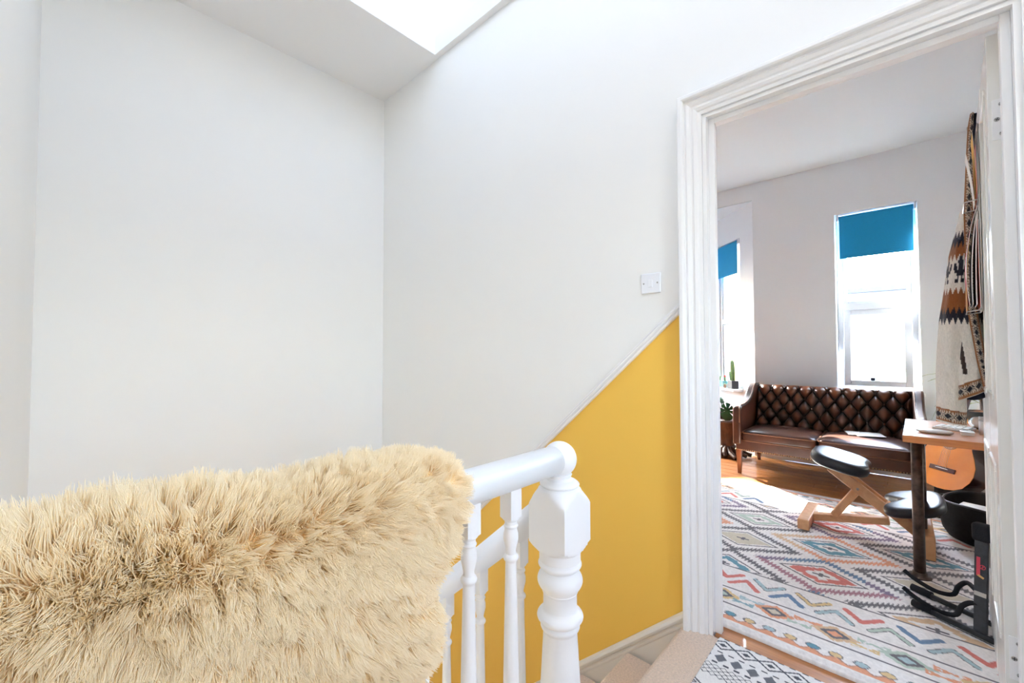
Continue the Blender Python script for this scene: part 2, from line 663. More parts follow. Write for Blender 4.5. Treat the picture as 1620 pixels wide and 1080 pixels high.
sk_prof = [(0, -0.40), (0.018, -0.40), (0.018, -0.062), (0.021, -0.056), (0.021, -0.048), (0.016, -0.043), (0.016, -0.036),
           (0.024, -0.030), (0.026, -0.020), (0.022, -0.006), (0.012, 0.0), (0, 0.0)]
sloped_strip('baseboard_right', M_SKIRT, sk_prof, sk_top, 0.634, WY, 'cream sloping skirting board beside the stairs')
dado_prof = [(0, -0.022), (0.010, -0.022), (0.016, -0.018), (0.018, -0.010), (0.012, -0.006), (0.012, -0.002), (0.020, 0.002),
             (0.022, 0.010), (0.016, 0.016), (0.010, 0.018), (0.008, 0.026), (0, 0.028)]
sloped_strip('trim_1', M_GLOSS, dado_prof, dado_z, 0.634, WY, 'narrow white sloping dado rail between white and yellow paint')

# ------------------------------------------------------------------ door frame
frame = bpy.data.objects.new('door_1', None)
COL.objects.link(frame)
struct(frame, 'white moulded doorway surround')
CI, CO = 0.550, 0.633      # inner and outer edges of the casing at the left leg
CW = CO - CI
CIR = -0.252               # inner edge of the right leg
CT = 2.012                 # underside of the head casing
cprof = [(0, 0.0), (0, 0.014), (0.012, 0.016), (0.016, 0.022), (0.026, 0.026), (0.030, 0.022), (0.036, 0.022), (0.040, 0.028), (0.050, 0.034),
         (0.056, 0.030), (0.060, 0.030), (0.062, 0.044), (0.068, 0.048), (CW - 0.004, 0.048), (CW, 0.044), (CW, 0.0)]


def casing(path_fn, name):
    m = MB()
    m.loft([[path_fn(e, w, p) for w, p in cprof] for e in (0, 1)], smooth=False)
    return m.build(name, M_GLOSS, frame)


casing(lambda e, w, p: (WX - p, CI + w, 0.0 if e == 0 else CT + w), 'casing')
casing(lambda e, w, p: (WX - p, CIR - w, 0.0 if e == 0 else CT + w), 'casing')
casing(lambda e, w, p: (WX - p, (CI + w) if e == 0 else (CIR - w), CT + w), 'casing')
LD = RX + 0.004
m = MB()
m.box(WX - 0.006, LD, DY1, DY1 + 0.014, 0, DZ)
m.build('lining', M_GLOSS, frame)
m = MB()
m.box(WX - 0.006, LD, DY0 - 0.014, DY0, 0, DZ)
m.build('lining', M_GLOSS, frame)
m = MB()
m.box(WX - 0.006, LD, DY0 - 0.014, DY1 + 0.014, DZ, DZ + 0.014)
m.build('lining', M_GLOSS, frame)
SX0, SX1 = 1.716, 1.742
m = MB()
m.box(SX0, SX1, DY1 - 0.022, DY1, 0, DZ)
m.build('door_stop', M_GLOSS, frame, bevel=0.002)
m = MB()
m.box(SX0, SX1, DY0, DY0 + 0.020, 0, DZ)
m.build('door_stop', M_GLOSS, frame, bevel=0.002)
m = MB()
m.box(SX0, SX1, DY0 + 0.020, DY1 - 0.022, DZ - 0.020, DZ)
m.build('door_stop', M_GLOSS, frame, bevel=0.002)

# door leaf standing open into the room
leaf = bpy.data.objects.new('door_2', None)
leaf.location = (RX + 0.004, -0.2, 0)
leaf.rotation_euler = (0, 0, math.radians(-3.6))
COL.objects.link(leaf)
struct(leaf, 'white panelled door standing open into the room')


def leaf_part(mb, name, mt, parent=None, bevel=0.0):
    o = mb.build(name, mt, None, bevel)
    o.parent = parent or leaf
    return o


LT, LL, LH = 0.037, 0.755, 1.984
m = MB()
m.box(0.003, LL - 0.003, -LT + 0.001, -0.010, 0.010, LH - 0.002)
pan = leaf_part(m, 'panel_core', M_DOOR)
for (x0, x1, z0, z1) in ((0, 0.10, 0.008, LH), (LL - 0.10, LL, 0.008, LH), (0.34, 0.415, 0.008, LH)):
    m = MB()
    m.box(x0, x1, -LT - 0.0005, 0, z0, z1)
    leaf_part(m, 'stile', M_DOOR, bevel=0.002)
for (z0, z1) in ((0.009, 0.23), (0.74, 0.93), (LH - 0.11, LH - 0.001)):
    m = MB()
    m.box(0.0995, LL - 0.0995, -0.020, -0.0008, z0, z1)
    leaf_part(m, 'rail', M_DOOR, bevel=0.002)
for (x0, x1) in ((0.10, 0.34), (0.415, LL - 0.10)):
    for (z0, z1) in ((0.23, 0.74), (0.93, LH - 0.11)):
        m = MB()
        for (a, c, d, e) in ((x0, x1, z0, z0 + 0.018), (x0, x1, z1 - 0.018, z1), (x0, x0 + 0.018, z0 + .018, z1 - .018), (x1 - 0.018, x1, z0 + .018, z1 - .018)):
            m.box(a, c, -0.012, 0.004, d, e)
        leaf_part(m, 'panel_moulding', M_DOOR, bevel=0.003)


def hinge(zc):
    m = MB()
    m.box(-0.0022, 0.0005, -LT + 0.001, -0.008, zc - 0.058, zc + 0.058)
    h = leaf_part(m, 'hinge', M_GLOSS, bevel=0.0008)
    m = MB()
    m.tube([(-0.004, -LT - 0.004, zc - 0.058), (-0.004, -LT - 0.004, zc + 0.058)], 0.005, 10)
    leaf_part(m, 'knuckle', M_GLOSS, h)
    for dz, dy in ((0.042, -0.026), (0.0, -0.017), (-0.042, -0.026)):
        m = MB()
        m.lathe([(0.0058, 0), (0.0058, 0.0012), (0.0045, 0.0016), (0.0, 0.0016)], (-0.0022, dy, zc + dz), 16, (-1, 0, 0))
        s = leaf_part(m, 'screw', M_SCREW, h)
        m = MB()
        a = random.uniform(0, 3)
        m.obox((-0.0040, dy, zc + dz), (1, 0, 0), (0, math.cos(a), math.sin(a)), (0, -math.sin(a), math.cos(a)), 0.0003, 0.0045, 0.0008)
        m.obox((-0.0040, dy, zc + dz), (1, 0, 0), (0, math.cos(a), math.sin(a)), (0, -math.sin(a), math.cos(a)), 0.0003, 0.0008, 0.0045)
        o = m.build('screw_slot', M_DARKSLOT)
        o.parent = h


hinge(1.735)
hinge(0.235)

# light switch
ls = thing('light_switch', 'square white light switch on the white wall above the yellow paint', 'switch', (WX, 0.766, 1.37))
m = MB()
m.box(WX - 0.009, WX, 0.766 - 0.043, 0.766 + 0.043, 1.327, 1.413)
m.build('plate', M_SWITCH, ls, bevel=0.004, bseg=3)
m = MB()
m.prism([(WX - 0.009, 0.757, 1.353), (WX - 0.0085, 0.757, 1.385), (WX - 0.011, 0.757, 1.385), (WX - 0.014, 0.757, 1.353)], (0, 0.018, 0))
m.build('rocker', M_SWITCH, ls, bevel=0.001)
for sgn in (-1, 1):
    m = MB()
    m.lathe([(0.0035, 0), (0.0035, 0.0012), (0, 0.0014)], (WX - 0.009, 0.766 + sgn * 0.030, 1.37), 12, (-1, 0, 0))
    m.build('screw', M_SCREW, ls)

# ------------------------------------------------------------------ room shell
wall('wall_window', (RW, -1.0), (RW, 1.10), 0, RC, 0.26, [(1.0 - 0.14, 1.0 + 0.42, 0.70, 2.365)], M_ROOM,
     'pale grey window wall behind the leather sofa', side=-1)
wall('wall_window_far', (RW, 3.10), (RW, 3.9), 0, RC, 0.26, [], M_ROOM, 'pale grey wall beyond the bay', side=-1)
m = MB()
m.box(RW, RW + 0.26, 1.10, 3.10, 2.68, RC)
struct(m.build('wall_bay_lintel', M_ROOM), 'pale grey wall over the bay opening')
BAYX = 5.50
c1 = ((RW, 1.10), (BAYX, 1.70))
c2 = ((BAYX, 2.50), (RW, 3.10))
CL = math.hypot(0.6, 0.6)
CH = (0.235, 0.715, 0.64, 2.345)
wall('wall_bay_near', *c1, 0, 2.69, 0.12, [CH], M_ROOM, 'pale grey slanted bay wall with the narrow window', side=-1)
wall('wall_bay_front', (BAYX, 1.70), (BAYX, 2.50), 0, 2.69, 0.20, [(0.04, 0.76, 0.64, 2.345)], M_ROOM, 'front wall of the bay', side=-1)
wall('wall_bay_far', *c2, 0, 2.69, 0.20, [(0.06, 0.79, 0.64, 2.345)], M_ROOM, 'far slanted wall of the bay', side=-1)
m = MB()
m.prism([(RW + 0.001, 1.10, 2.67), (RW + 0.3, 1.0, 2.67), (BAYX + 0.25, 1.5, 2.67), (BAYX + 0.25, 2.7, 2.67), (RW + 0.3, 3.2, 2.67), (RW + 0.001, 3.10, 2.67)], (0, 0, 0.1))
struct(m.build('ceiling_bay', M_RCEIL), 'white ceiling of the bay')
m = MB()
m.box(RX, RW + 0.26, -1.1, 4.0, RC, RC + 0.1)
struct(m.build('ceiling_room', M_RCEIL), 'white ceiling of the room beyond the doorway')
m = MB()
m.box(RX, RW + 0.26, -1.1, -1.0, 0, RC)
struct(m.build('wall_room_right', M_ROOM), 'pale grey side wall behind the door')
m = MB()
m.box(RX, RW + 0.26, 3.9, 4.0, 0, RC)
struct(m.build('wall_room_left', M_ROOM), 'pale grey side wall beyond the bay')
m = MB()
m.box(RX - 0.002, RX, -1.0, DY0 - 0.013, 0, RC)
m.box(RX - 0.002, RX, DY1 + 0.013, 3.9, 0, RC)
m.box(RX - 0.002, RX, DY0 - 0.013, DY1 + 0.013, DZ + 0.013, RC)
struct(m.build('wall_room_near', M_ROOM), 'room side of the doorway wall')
# skirtings in the room
skp = [(0, 0), (0.018, 0), (0.018, 0.10), (0.012, 0.115), (0.016, 0.125), (0.008, 0.14), (0, 0.145)]


def skirting(name, p0, p1, label, side=1):
    p0, p1 = Vector((*p0, 0)), Vector((*p1, 0))
    d = (p1 - p0).normalized()
    nn = Vector((-d.y, d.x, 0)) * side
    m = MB()
    m.loft([[q + nn * a + Vector((0, 0, h)) for a, h in skp] for q in (p0, p1)], smooth=False)
    struct(m.build(name, M_GLOSS), label)


skirting('baseboard_window', (RW, -1.0), (RW, 1.10), 'white skirting board behind the sofa')
skirting('baseboard_bay', (RW, 1.10), (BAYX, 1.70), 'white skirting board in the bay')
skirting('baseboard_bay_front', (BAYX, 1.70), (BAYX, 2.50), 'white skirting board at the bay front')

# floorboards
fl = MB()
fl.prism([(RX + 0.001, -1.0, -0.05), (RW + 0.1, -1.0, -0.05), (RW, 1.1, -0.05), (BAYX + .05, 1.7, -0.05), (BAYX + .05, 2.5, -0.05), (RW, 3.1, -0.05), (RW, 3.9, -0.05), (RX + 0.001, 3.9, -0.05)], (0, 0, 0.028))
fl.box(WX, RX + 0.001, DY0, DY1, -0.05, -0.022)
floor = struct(fl.build('floor', M_DARKSLOT), 'floor under the varnished boards of the room')
PW = 0.118
plank_me = {}
k = 0
x = RX - 0.09
while x < BAYX + 0.05:
    ends = [-1.0, rng.uniform(0.0, 2.4), 3.9] if x < RW - PW else [1.25, 2.95]
    if x < RX - 0.01:
        ends = [DY0 + 0.001, DY1]
        x = WX - 0.008
    for a, c in zip(ends[:-1], ends[1:]):
        m = MB()
        pw = PW if x > RX else RX - x + 0.02
        m.box(0, pw - 0.003, 0, c - a - 0.003, 0, 0.022)
        key = round(c - a, 3)
        o = m.build('plank', M_FLOORWOOD, floor, bevel=0.0015, bseg=1)
        o.location = (x, a, -0.022)
    x += pw

# ------------------------------------------------------------------ windows of the room
def window(name, label, p0, d, nrm, width, z0, z1, transom, tilt, portal_on=True, blind_to=1.95, blind_label=None, reveal=0.13, bo=0.05, sill_in=0.02, glass=None):
    """white frame set back in an opening: p0 = lower corner at the room face, d = along, nrm = outward"""
    p0, d, nrm = Vector((*p0, 0)), Vector((*d, 0)).normalized(), Vector((*nrm, 0)).normalized()
    Z = Vector((0, 0, 1))
    root = bpy.data.objects.new(name, None)
    COL.objects.link(root)
    struct(root, label)
    dep = reveal

    def member(nm, s0, s1, za, zb, t0, t1, mt=M_UPVC, par=None, bev=0.003):
        m = MB()
        m.obox(p0 + d * ((s0 + s1) / 2) + nrm * (dep + (t0 + t1) / 2) + Z * ((za + zb) / 2), d, nrm, Z, (s1 - s0) / 2, (t1 - t0) / 2, (zb - za) / 2)
        return m.build(nm, mt, par or root, bev)

    glass = glass or m_glass
    fw = 0.045
    member('frame_stile', 0.004, fw, z0 + .004, z1 - .004, 0, 0.07)
    member('frame_stile', width - fw, width - .004, z0 + .004, z1 - .004, 0, 0.07)
    member('frame_head', fw, width - fw, z1 - fw, z1 - .004, 0.001, 0.069)
    member('frame_sill', fw, width - fw, z0 + .004, z0 + fw, 0.001, 0.069)
    member('transom', fw, width - fw, transom - 0.03, transom + 0.03, 0.001, 0.069)
    # fixed upper light
    s0, s1 = fw, width - fw
    member('bead', s0, s0 + 0.03, transom + .03, z1 - fw, 0.012, 0.055)
    member('bead', s1 - 0.03, s1, transom + .03, z1 - fw, 0.012, 0.055)
    member('bead', s0 + .03, s1 - .03, transom + .03, transom + .052, 0.012, 0.055)
    member('pane', s0 + 0.03, s1 - 0.03, transom + 0.052, z1 - fw, 0.03, 0.036, glass, None, 0)
    # lower sash, hung at the top, pushed outward at the bottom
    sash = bpy.data.objects.new('sash', None)
    COL.objects.link(sash)
    sash.parent = root
    zt, zb2 = transom - 0.036, z0 + fw + 0.004
    parts = [('sash_stile', s0 + .004, s0 + .054, zb2, zt), ('sash_stile', s1 - .054, s1 - .004, zb2, zt),
             ('sash_rail', s0 + .054, s1 - .054, zt - .05, zt), ('sash_rail', s0 + .054, s1 - .054, zb2, zb2 + .05)]
    R = Matrix.Rotation(tilt, 4, d)
    hp = p0 + nrm * (dep + 0.04) + Z * zt
    objs = [member(nm, a, c, e, f2, 0.012, 0.062, M_UPVC, sash) for nm, a, c, e, f2 in parts]
    objs.append(member('pane', s0 + .054, s1 - .054, zb2 + .05, zt - .05, 0.034, 0.04, glass, sash, 0))
    for o in objs:
        for v in o.data.vertices:
            v.co = hp + (R @ (v.co - hp).to_4d()).to_3d() if tilt else v.co
    # inner sill board
    m = MB()
    m.obox(p0 + d * (width / 2) + nrm * (dep / 2 - sill_in) + Z * (z0 + 0.012), d, nrm, Z, width / 2 + 0.02, dep / 2 + sill_in, 0.012)
    m.build('window_sill', M_GLOSS, root, bevel=0.004)
    if blind_to:
        bl = thing('roller_blind', blind_label, 'blind', tuple(p0 + d * (width / 2) + nrm * bo + Z * (z1 - 0.03)), 'blue roller blinds')
        m = MB()
        a, c = p0 + d * 0.022 + nrm * bo + Z * (z1 - 0.034), p0 + d * (width - 0.03) + nrm * bo + Z * (z1 - 0.034)
        m.tube([a, c], 0.021, 20)
        m.build('roller', M_BLIND, bl)
        m = MB()
        N = 24
        vs = []
        for i in range(N + 1):
            t = i / N
            zz = (z1 - 0.034) * (1 - t) + blind_to * t
            off = bo - 0.0205 + 0.0015 * math.sin(t * 3)
            for s in (0.026, width - 0.034):
                vs.append(p0 + d * s + nrm * off + Z * zz)
                vs.append(p0 + d * s + nrm * (off + 0.0012) + Z * zz)
        fs = []
        for i in range(N):
            o4 = i * 4
            fs += [(o4, o4 + 2, o4 + 6, o4 + 4), (o4 + 1, o4 + 5, o4 + 7, o4 + 3), (o4, o4 + 4, o4 + 5, o4 + 1), (o4 + 2, o4 + 3, o4 + 7, o4 + 6)]
        m.add(vs, fs)
        m.build('fabric', M_BLIND, bl)
        m = MB()
        m.obox(p0 + d * (width / 2 - 0.004) + nrm * (bo - 0.019) + Z * (blind_to + 0.006), d, nrm, Z, width / 2 - 0.031, 0.0035, 0.009)
        m.build('hem_bar', M_BLIND, bl, bevel=0.002)
        for s in (0.012, width - 0.02):
            m = MB()
            m.obox(p0 + d * s + nrm * bo + Z * (z1 - 0.032), d, nrm, Z, 0.007, 0.026, 0.029)
            m.build('bracket', M_UPVC, bl, bevel=0.002)
    if portal_on:
        c = p0 + d * (width / 2) + nrm * 0.30 + Z * ((z0 + z1) / 2)
        portal(name + '_daylight', tuple(c), tuple(-nrm), width + 0.1, z1 - z0 + 0.1)
    return root


window('window_1', 'tall narrow white window above the sofa, lower sash pushed open', (RW, -0.14), (0, 1), (1, 0), 0.56, 0.70, 2.365, 1.50,
       math.radians(11), True, 1.95, 'blue roller blind at the window above the sofa')
q = 1 / math.sqrt(2)
window('window_2', 'narrow white bay window with cacti on its sill', (RW + CH[0] * q, 1.10 + CH[0] * q), (q, q), (q, -q), CH[1] - CH[0], 0.64, 2.345, 1.44,
       0, True, 1.96, 'blue roller blind at the bay window above the cacti', reveal=0.03, bo=0.004, sill_in=0.055)
window('window_4', 'white window at the front of the bay', (BAYX, 1.74), (0, 1), (1, 0), 0.72, 0.64, 2.345, 1.44, 0, True, 1.96, 'blue roller blind at the front window of the bay', reveal=0.1)
window('window_5', 'white window on the far side of the bay', (BAYX - 0.06 * q, 2.50 + 0.06 * q), (-q, q), (q, q), 0.73, 0.64, 2.345, 1.44, 0, True, 1.96, 'blue roller blind on the far side of the bay', reveal=0.1)
#CONTINUE

window('added_window', 'unseen white window added behind the landing to brighten the fleece', (0.05, -1.6), (1, 0), (0, -1), 0.70, 1.05, 2.00, 1.60, 0, True, None, reveal=0.02, glass=m_added_glass)  # added out of view for daylight on the front of the fleece

# ------------------------------------------------------------------ balustrade
def turned_square(m, prof, cx, cy, s, seg=48):
    """prof: (z, R). A square post of half side s turned down to radius R where R is small"""
    rings = []
    for z, R in prof:
        ring = []
        for k in range(seg):
            t = 2 * math.pi * (k + 0.0) / seg
            c, q2 = math.cos(t), math.sin(t)
            r = min(R, s / max(abs(c), abs(q2)))
            ring.append((cx + r * c, cy + r * q2, z))
        rings.append(ring)
    m.loft(rings, smooth=True)


def dense(prof, step=0.004):
    out = []
    for (z0, r0), (z1, r1) in zip(prof[:-1], prof[1:]):
        k = max(1, int(abs(z1 - z0) / step))
        for i in range(k):
            t = i / k
            out.append((z0 + (z1 - z0) * t, r0 + (r1 - r0) * t))
    out.append(prof[-1])
    return out


def bulge(z0, z1, r0, r1, k=7):
    """half-round bead between z0 and z1 rising from r0 to r1"""
    return [(z0 + (z1 - z0) * i / k, r0 + (r1 - r0) * math.sin(math.pi * i / k)) for i in range(k + 1)]


def auto_smooth(o, deg=40):
    me = o.data
    me.polygons.foreach_set('use_smooth', [True] * len(me.polygons))
    try:
        me.set_sharp_from_angle(angle=math.radians(deg))
    except Exception:
        pass
    return o


NX, NY = 0.782, 0.580
RZ = 0.830
bal = thing('balustrade', 'white painted stair balustrade with turned newel post and balusters', 'balustrade', (NX, NY, 0))
m = MB()
m.tube([(-1.598, NY, RZ), (NX, NY, RZ)], 0.0325, 28)
rail = m.build('handrail', M_GLOSS, bal)
m = MB()
m.ellipsoid((NX, NY, RZ), 0.040, 0.040, 0.040, 32, 20)
m.build('ball_end', M_GLOSS, rail)
newel_prof = [(0.800, 0.018), (0.796, 0.029), (0.789, 0.026), (0.783, 0.030), (0.780, 0.040)] + bulge(0.779, 0.768, 0.041, 0.046) + \
    [(0.767, 0.043), (0.763, 0.049), (0.757, 0.052)]
newel_prof += [(0.757 - 0.045 * i / 8, 0.052 + 0.024 * math.sin(math.pi / 2 * i / 8)) for i in range(1, 9)]
newel_prof += [(0.69, 0.09), (0.67, 0.09), (0.655, 0.076)]
newel_prof += [(0.655 - 0.03 * i / 8, 0.076 - 0.026 * (1 - math.cos(math.pi / 2 * i / 8))) for i in range(1, 9)]
newel_prof += [(0.624, 0.0475), (0.603, 0.0475)] + bulge(0.602, 0.584, 0.044, 0.050) + [(0.582, 0.040)] + bulge(0.580, 0.533, 0.040, 0.052, 12) + \
    [(0.531, 0.041), (0.526, 0.0385), (0.494, 0.0385), (0.490, 0.040)] + bulge(0.488, 0.462, 0.042, 0.053, 10) + bulge(0.461, 0.445, 0.040, 0.045) + \
    [(0.441, 0.0385), (0.40, 0.041), (0.30, 0.0465), (0.22, 0.048), (0.212, 0.052), (0.20, 0.052), (0.195, 0.046), (0.19, 0.058), (0.185, 0.09), (-0.30, 0.09)]
m = MB()
turned_square(m, newel_prof, NX, NY, 0.0505)
nw = auto_smooth(m.build('newel_post', M_GLOSS, bal, fix=True), 32)
bprof = [(0.810, 0.06), (0.745, 0.06), (0.741, 0.0165), (0.737, 0.0125), (0.732, 0.0125)] + bulge(0.731, 0.724, 0.0125, 0.0145, 5) + \
    [(0.722, 0.0125), (0.719, 0.0128), (0.712, 0.0148), (0.700, 0.0150), (0.690, 0.0125), (0.678, 0.0098), (0.672, 0.0105)] + bulge(0.671, 0.657, 0.0115, 0.0155, 6) + \
    [(0.655, 0.0112), (0.60, 0.0122), (0.50, 0.0142), (0.36, 0.0168), (0.28, 0.0155), (0.27, 0.0175), (0.255, 0.0175), (0.25, 0.014), (0.245, 0.0165), (0.24, 0.06), (0.0, 0.06)]


def top_cut(z):
    return z


m = MB()
turned_square(m, bprof, 0, 0, 0.0155, 32)
b0 = auto_smooth(m.build('baluster', M_GLOSS, None), 32)
b0.parent = bal
b0.location = Vector((0.617, NY, 0)) - Vector(bal.location)
m = MB()
m.box(-0.0155, 0.0155, -0.0155, 0.0155, 0, 0.815)
bs = m.build('baluster', M_GLOSS, None, bevel=0.0015)
bs.parent = bal
bs.location = Vector((0.393, NY, 0)) - Vector(bal.location)
for x in [0.505] + [0.281 - 0.112 * i for i in range(17)]:
    o = copy_part(b0, bal)
    o.location = Vector((x, NY, 0)) - Vector(bal.location)
# sloping handrail of the stairs
LS = -0.86
lr = lambda y: 0.652 + (y - 0.684) * LS
m = MB()
m.tube([(NX, 0.625, lr(0.625)), (NX, 2.9, lr(2.9))], 0.0315, 24)
m.build('stair_handrail', M_GLOSS, bal)
for i in range(15):
    y = 0.705 + 0.146 * i
    o = copy_part(b0, bal)
    o.location = Vector((NX, y, lr(y) - 0.83)) - Vector(bal.location)
m = MB()
zl = lambda y: (y - NOSE) * -0.905
m.prism([(NX - 0.02, 0.63, zl(.63) - 0.35), (NX - 0.02, 2.97, zl(2.97) - 0.35), (NX - 0.02, 2.97, zl(2.97) + 0.07), (NX - 0.02, 0.63, zl(.63) + 0.07)], (0.04, 0, 0))
m.build('string_board', M_GLOSS, bal)

# ------------------------------------------------------------------ sheepskin fleece over the rail
fle = thing('sheepskin_fleece', 'thick cream sheepskin fleece draped over the white handrail', 'fleece', (0.1, NY, RZ))
XL = -0.42
RR = 0.041
QA = RR * math.pi / 2


def noise2(x, y, seed=0):
    """smooth value noise, vectorised"""
    x = np.asarray(x, float)
    y = np.asarray(y, float)
    xi, yi = np.floor(x).astype(int), np.floor(y).astype(int)
    xf, yf = x - xi, y - yi
    xf, yf = xf * xf * (3 - 2 * xf), yf * yf * (3 - 2 * yf)

    def h(a, c):
        v = np.sin(a * 127.1 + c * 311.7 + seed * 74.7) * 43758.5453
        return v - np.floor(v)
    return (h(xi, yi) * (1 - xf) + h(xi + 1, yi) * xf) * (1 - yf) + (h(xi, yi + 1) * (1 - xf) + h(xi + 1, yi + 1) * xf) * yf


EDGE_S = np.array([-0.40, -0.1, 0.0, 0.05, 0.095, 0.13, 0.17, 0.21, 0.25, 0.29, 0.325, 0.36, 0.40, 0.46])
EDGE_X = np.array([0.40, 0.43, 0.440, 0.438, 0.415, 0.385, 0.366, 0.372, 0.366, 0.325, 0.262, 0.16, -0.02, -0.3])


def x_edge(s):
    return np.interp(s, EDGE_S, EDGE_X)


def hide(x, s):
    """x along the rail, s signed distance over the rail (front positive) -> position, normal"""
    x = np.asarray(x, float)
    s = np.asarray(s, float)
    a = np.clip(s / RR, -math.pi / 2, math.pi / 2)
    y = NY - RR * np.sin(a)
    z = RZ + RR * np.cos(a)
    down = np.maximum(np.abs(s) - QA, 0)
    z = z - down
    ny, nzv = -np.sin(a), np.cos(a)
    bump = (noise2(x * 9 + 3, s * 9, 1) - 0.5) * 0.010 + (noise2(x * 22, s * 22 + 5, 2) - 0.5) * 0.010
    flare = np.where(s > 0, 1, -1) * -down * 0.04
    y = y + ny * bump + flare
    z = z + nzv * bump
    P = np.stack([x, y, z], -1)
    Nn = np.stack([np.zeros_like(x), ny, nzv], -1)
    return P, Nn


# hide and its felted underwool
NU, NV = 90, 90
ss = np.linspace(-0.36, 0.44, NV)
G = []
for thick in (0.0, 0.022):
    A, S = np.meshgrid(np.linspace(0, 1, NU), ss)
    X = XL + A * (np.maximum(x_edge(S), XL + 0.05) - XL)
    P, Nn = hide(X, S)
    G.append(P + Nn * (thick + (0.003 * np.exp(-((S - 0.06) / 0.04) ** 2) if thick else 0.0 * S))[..., None])
vs = np.concatenate([G[0].reshape(-1, 3), G[1].reshape(-1, 3)])
fs = []
o2 = NU * NV
for j in range(NV - 1):
    for i in range(NU - 1):
        a = j * NU + i
        fs.append((a, a + NU, a + NU + 1, a + 1))
        fs.append((o2 + a, o2 + a + 1, o2 + a + NU + 1, o2 + a + NU))
for j in range(NV - 1):
    for i in (0, NU - 1):
        a = j * NU + i
        fs.append((a, a + NU, o2 + a + NU, o2 + a))
for i in range(NU - 1):
    for j in (0, NV - 1):
        a = j * NU + i
        fs.append((a, a + 1, o2 + a + 1, o2 + a))
m = MB()
m.add(vs.tolist(), fs, True)
M_WOOLBASE = mat('cream_underwool', lin(252, 226, 174), 0.95, spec=0.1, noise=(70, 0.12), bump=(180, 0.8, 0.006), sheen=0.4)
m.build('hide', M_WOOLBASE, fle)

# wool: wavy locks of strands
m_wool = bpy.data.materials.new('cream_wool_strands')
m_wool.use_nodes = True
n, l = m_wool.node_tree.nodes, m_wool.node_tree.links
n.clear()
out = n.new('ShaderNodeOutputMaterial')
df = n.new('ShaderNodeBsdfDiffuse')
tr = n.new('ShaderNodeBsdfTranslucent')
mx = n.new('ShaderNodeMixShader')
mx.inputs['Fac'].default_value = 0.35
hi = n.new('ShaderNodeHairInfo')
cr = n.new('ShaderNodeValToRGB')
cr.color_ramp.elements[0].position = 0.1
cr.color_ramp.elements[0].color = lin(253, 229, 180)
cr.color_ramp.elements[1].position = 0.9
cr.color_ramp.elements[1].color = lin(255, 245, 222)
l.new(hi.outputs['Intercept'], cr.inputs['Fac'])
l.new(cr.outputs['Color'], df.inputs['Color'])
l.new(cr.outputs['Color'], tr.inputs['Color'])
l.new(df.outputs[0], mx.inputs[1])
l.new(tr.outputs[0], mx.inputs[2])
l.new(mx.outputs[0], out.inputs['Surface'])

NCL = 7400
cs = np.concatenate([rng.uniform(-0.13, 0.44, NCL), rng.uniform(-0.03, 0.11, NCL // 4)])
rng.shuffle(cs)
cx = rng.uniform(XL, 0.46, len(cs))
ok = cx < x_edge(cs) + 0.004
cs, cx = cs[ok][:NCL], cx[ok][:NCL]
NCL = len(cs)
K = 36
Pc, Nc = hide(cx, cs)
front = np.clip((cs - 0.02) / 0.07, 0, 1)
# lock direction: outward, combed in slow swirls, hanging a little on the front
sw = noise2(cx * 6 + 11, cs * 6, 5) - 0.5
sw2 = noise2(cx * 5 + 2, cs * 5 + 9, 6) - 0.5
flow = np.stack([0.6 * sw + np.clip((cx - 0.12) * 3.2, -0.7, 0.8) * front, np.zeros(NCL), (-0.30 + 0.9 * sw2) * front], -1)
side = np.clip((cx - (x_edge(cs) - 0.03)) / 0.03, 0, 1)
flow[:, 0] += side * 0.8
jit = rng.normal(0, 0.06, (NCL, 3))
D = Nc * 1.0 + flow + jit
D /= np.linalg.norm(D, axis=1, keepdims=True)
# ripples in the pile height make the soft ridges between locks
rip = noise2(cx * 22 - cs * 12, cs * 55 - cx * 26, 15)
Lc = (0.020 + 0.019 * rip + 0.006 * noise2(cx * 12, cs * 12, 7) + 0.024 * np.clip((0.44 - cx) / 0.22, 0, 1) * (1 - 0.85 * front)) * rng.uniform(0.92, 1.08, NCL)
Lc = Lc * (1 - 0.15 * side)
# strand roots scattered round each lock centre
rx = cx[:, None] + rng.normal(0, 0.0080, (NCL, K))
rs = cs[:, None] + rng.normal(0, 0.0080, (NCL, K))
rx = np.minimum(rx, x_edge(rs) + 0.004)
P0, N0 = hide(rx, rs)
P0 = P0 + N0 * 0.010
T = np.array([0, 0.2, 0.4, 0.6, 0.8, 1.0])
nT = len(T)
Ls = Lc[:, None] * rng.uniform(0.80, 1.10, (NCL, K))
Dk = D[:, None, :] * np.ones((1, K, 1)) + rng.normal(0, 0.07, (NCL, K, 3))
Dk /= np.linalg.norm(Dk, axis=2, keepdims=True)
axis_a = np.cross(D, np.array([0.3, 0.2, 1.0]))
axis_a /= np.linalg.norm(axis_a, axis=1, keepdims=True)
axis_b = np.cross(D, axis_a)
ph = rng.uniform(0, 6.28, NCL)
fr = rng.uniform(5.0, 8.0, NCL)
pos = np.zeros((NCL, K, nT, 3))
for ti, t in enumerate(T):
    straight = P0 + Dk * (Ls * t)[..., None]
    axis_p = (Pc + Nc * 0.010)[:, None, :] + D[:, None, :] * (Ls * t)[..., None]
    w = 0.70 * t
    p = straight * (1 - w) + axis_p * w
    # gravity droop and crimp
    p[..., 2] -= 0.006 * t * t * (0.2 + 0.8 * front[:, None])
    amp = 0.0022 * t
    crimp = axis_a * (np.sin(fr * t + ph) * amp)[:, None] + axis_b * (np.cos(fr * t * 0.8 + ph) * amp)[:, None]
    pos[:, :, ti, :] = p + crimp[:, None, :]
NS = NCL * K
hc = bpy.data.hair_curves.new('wool')
hc.add_curves([nT] * NS)
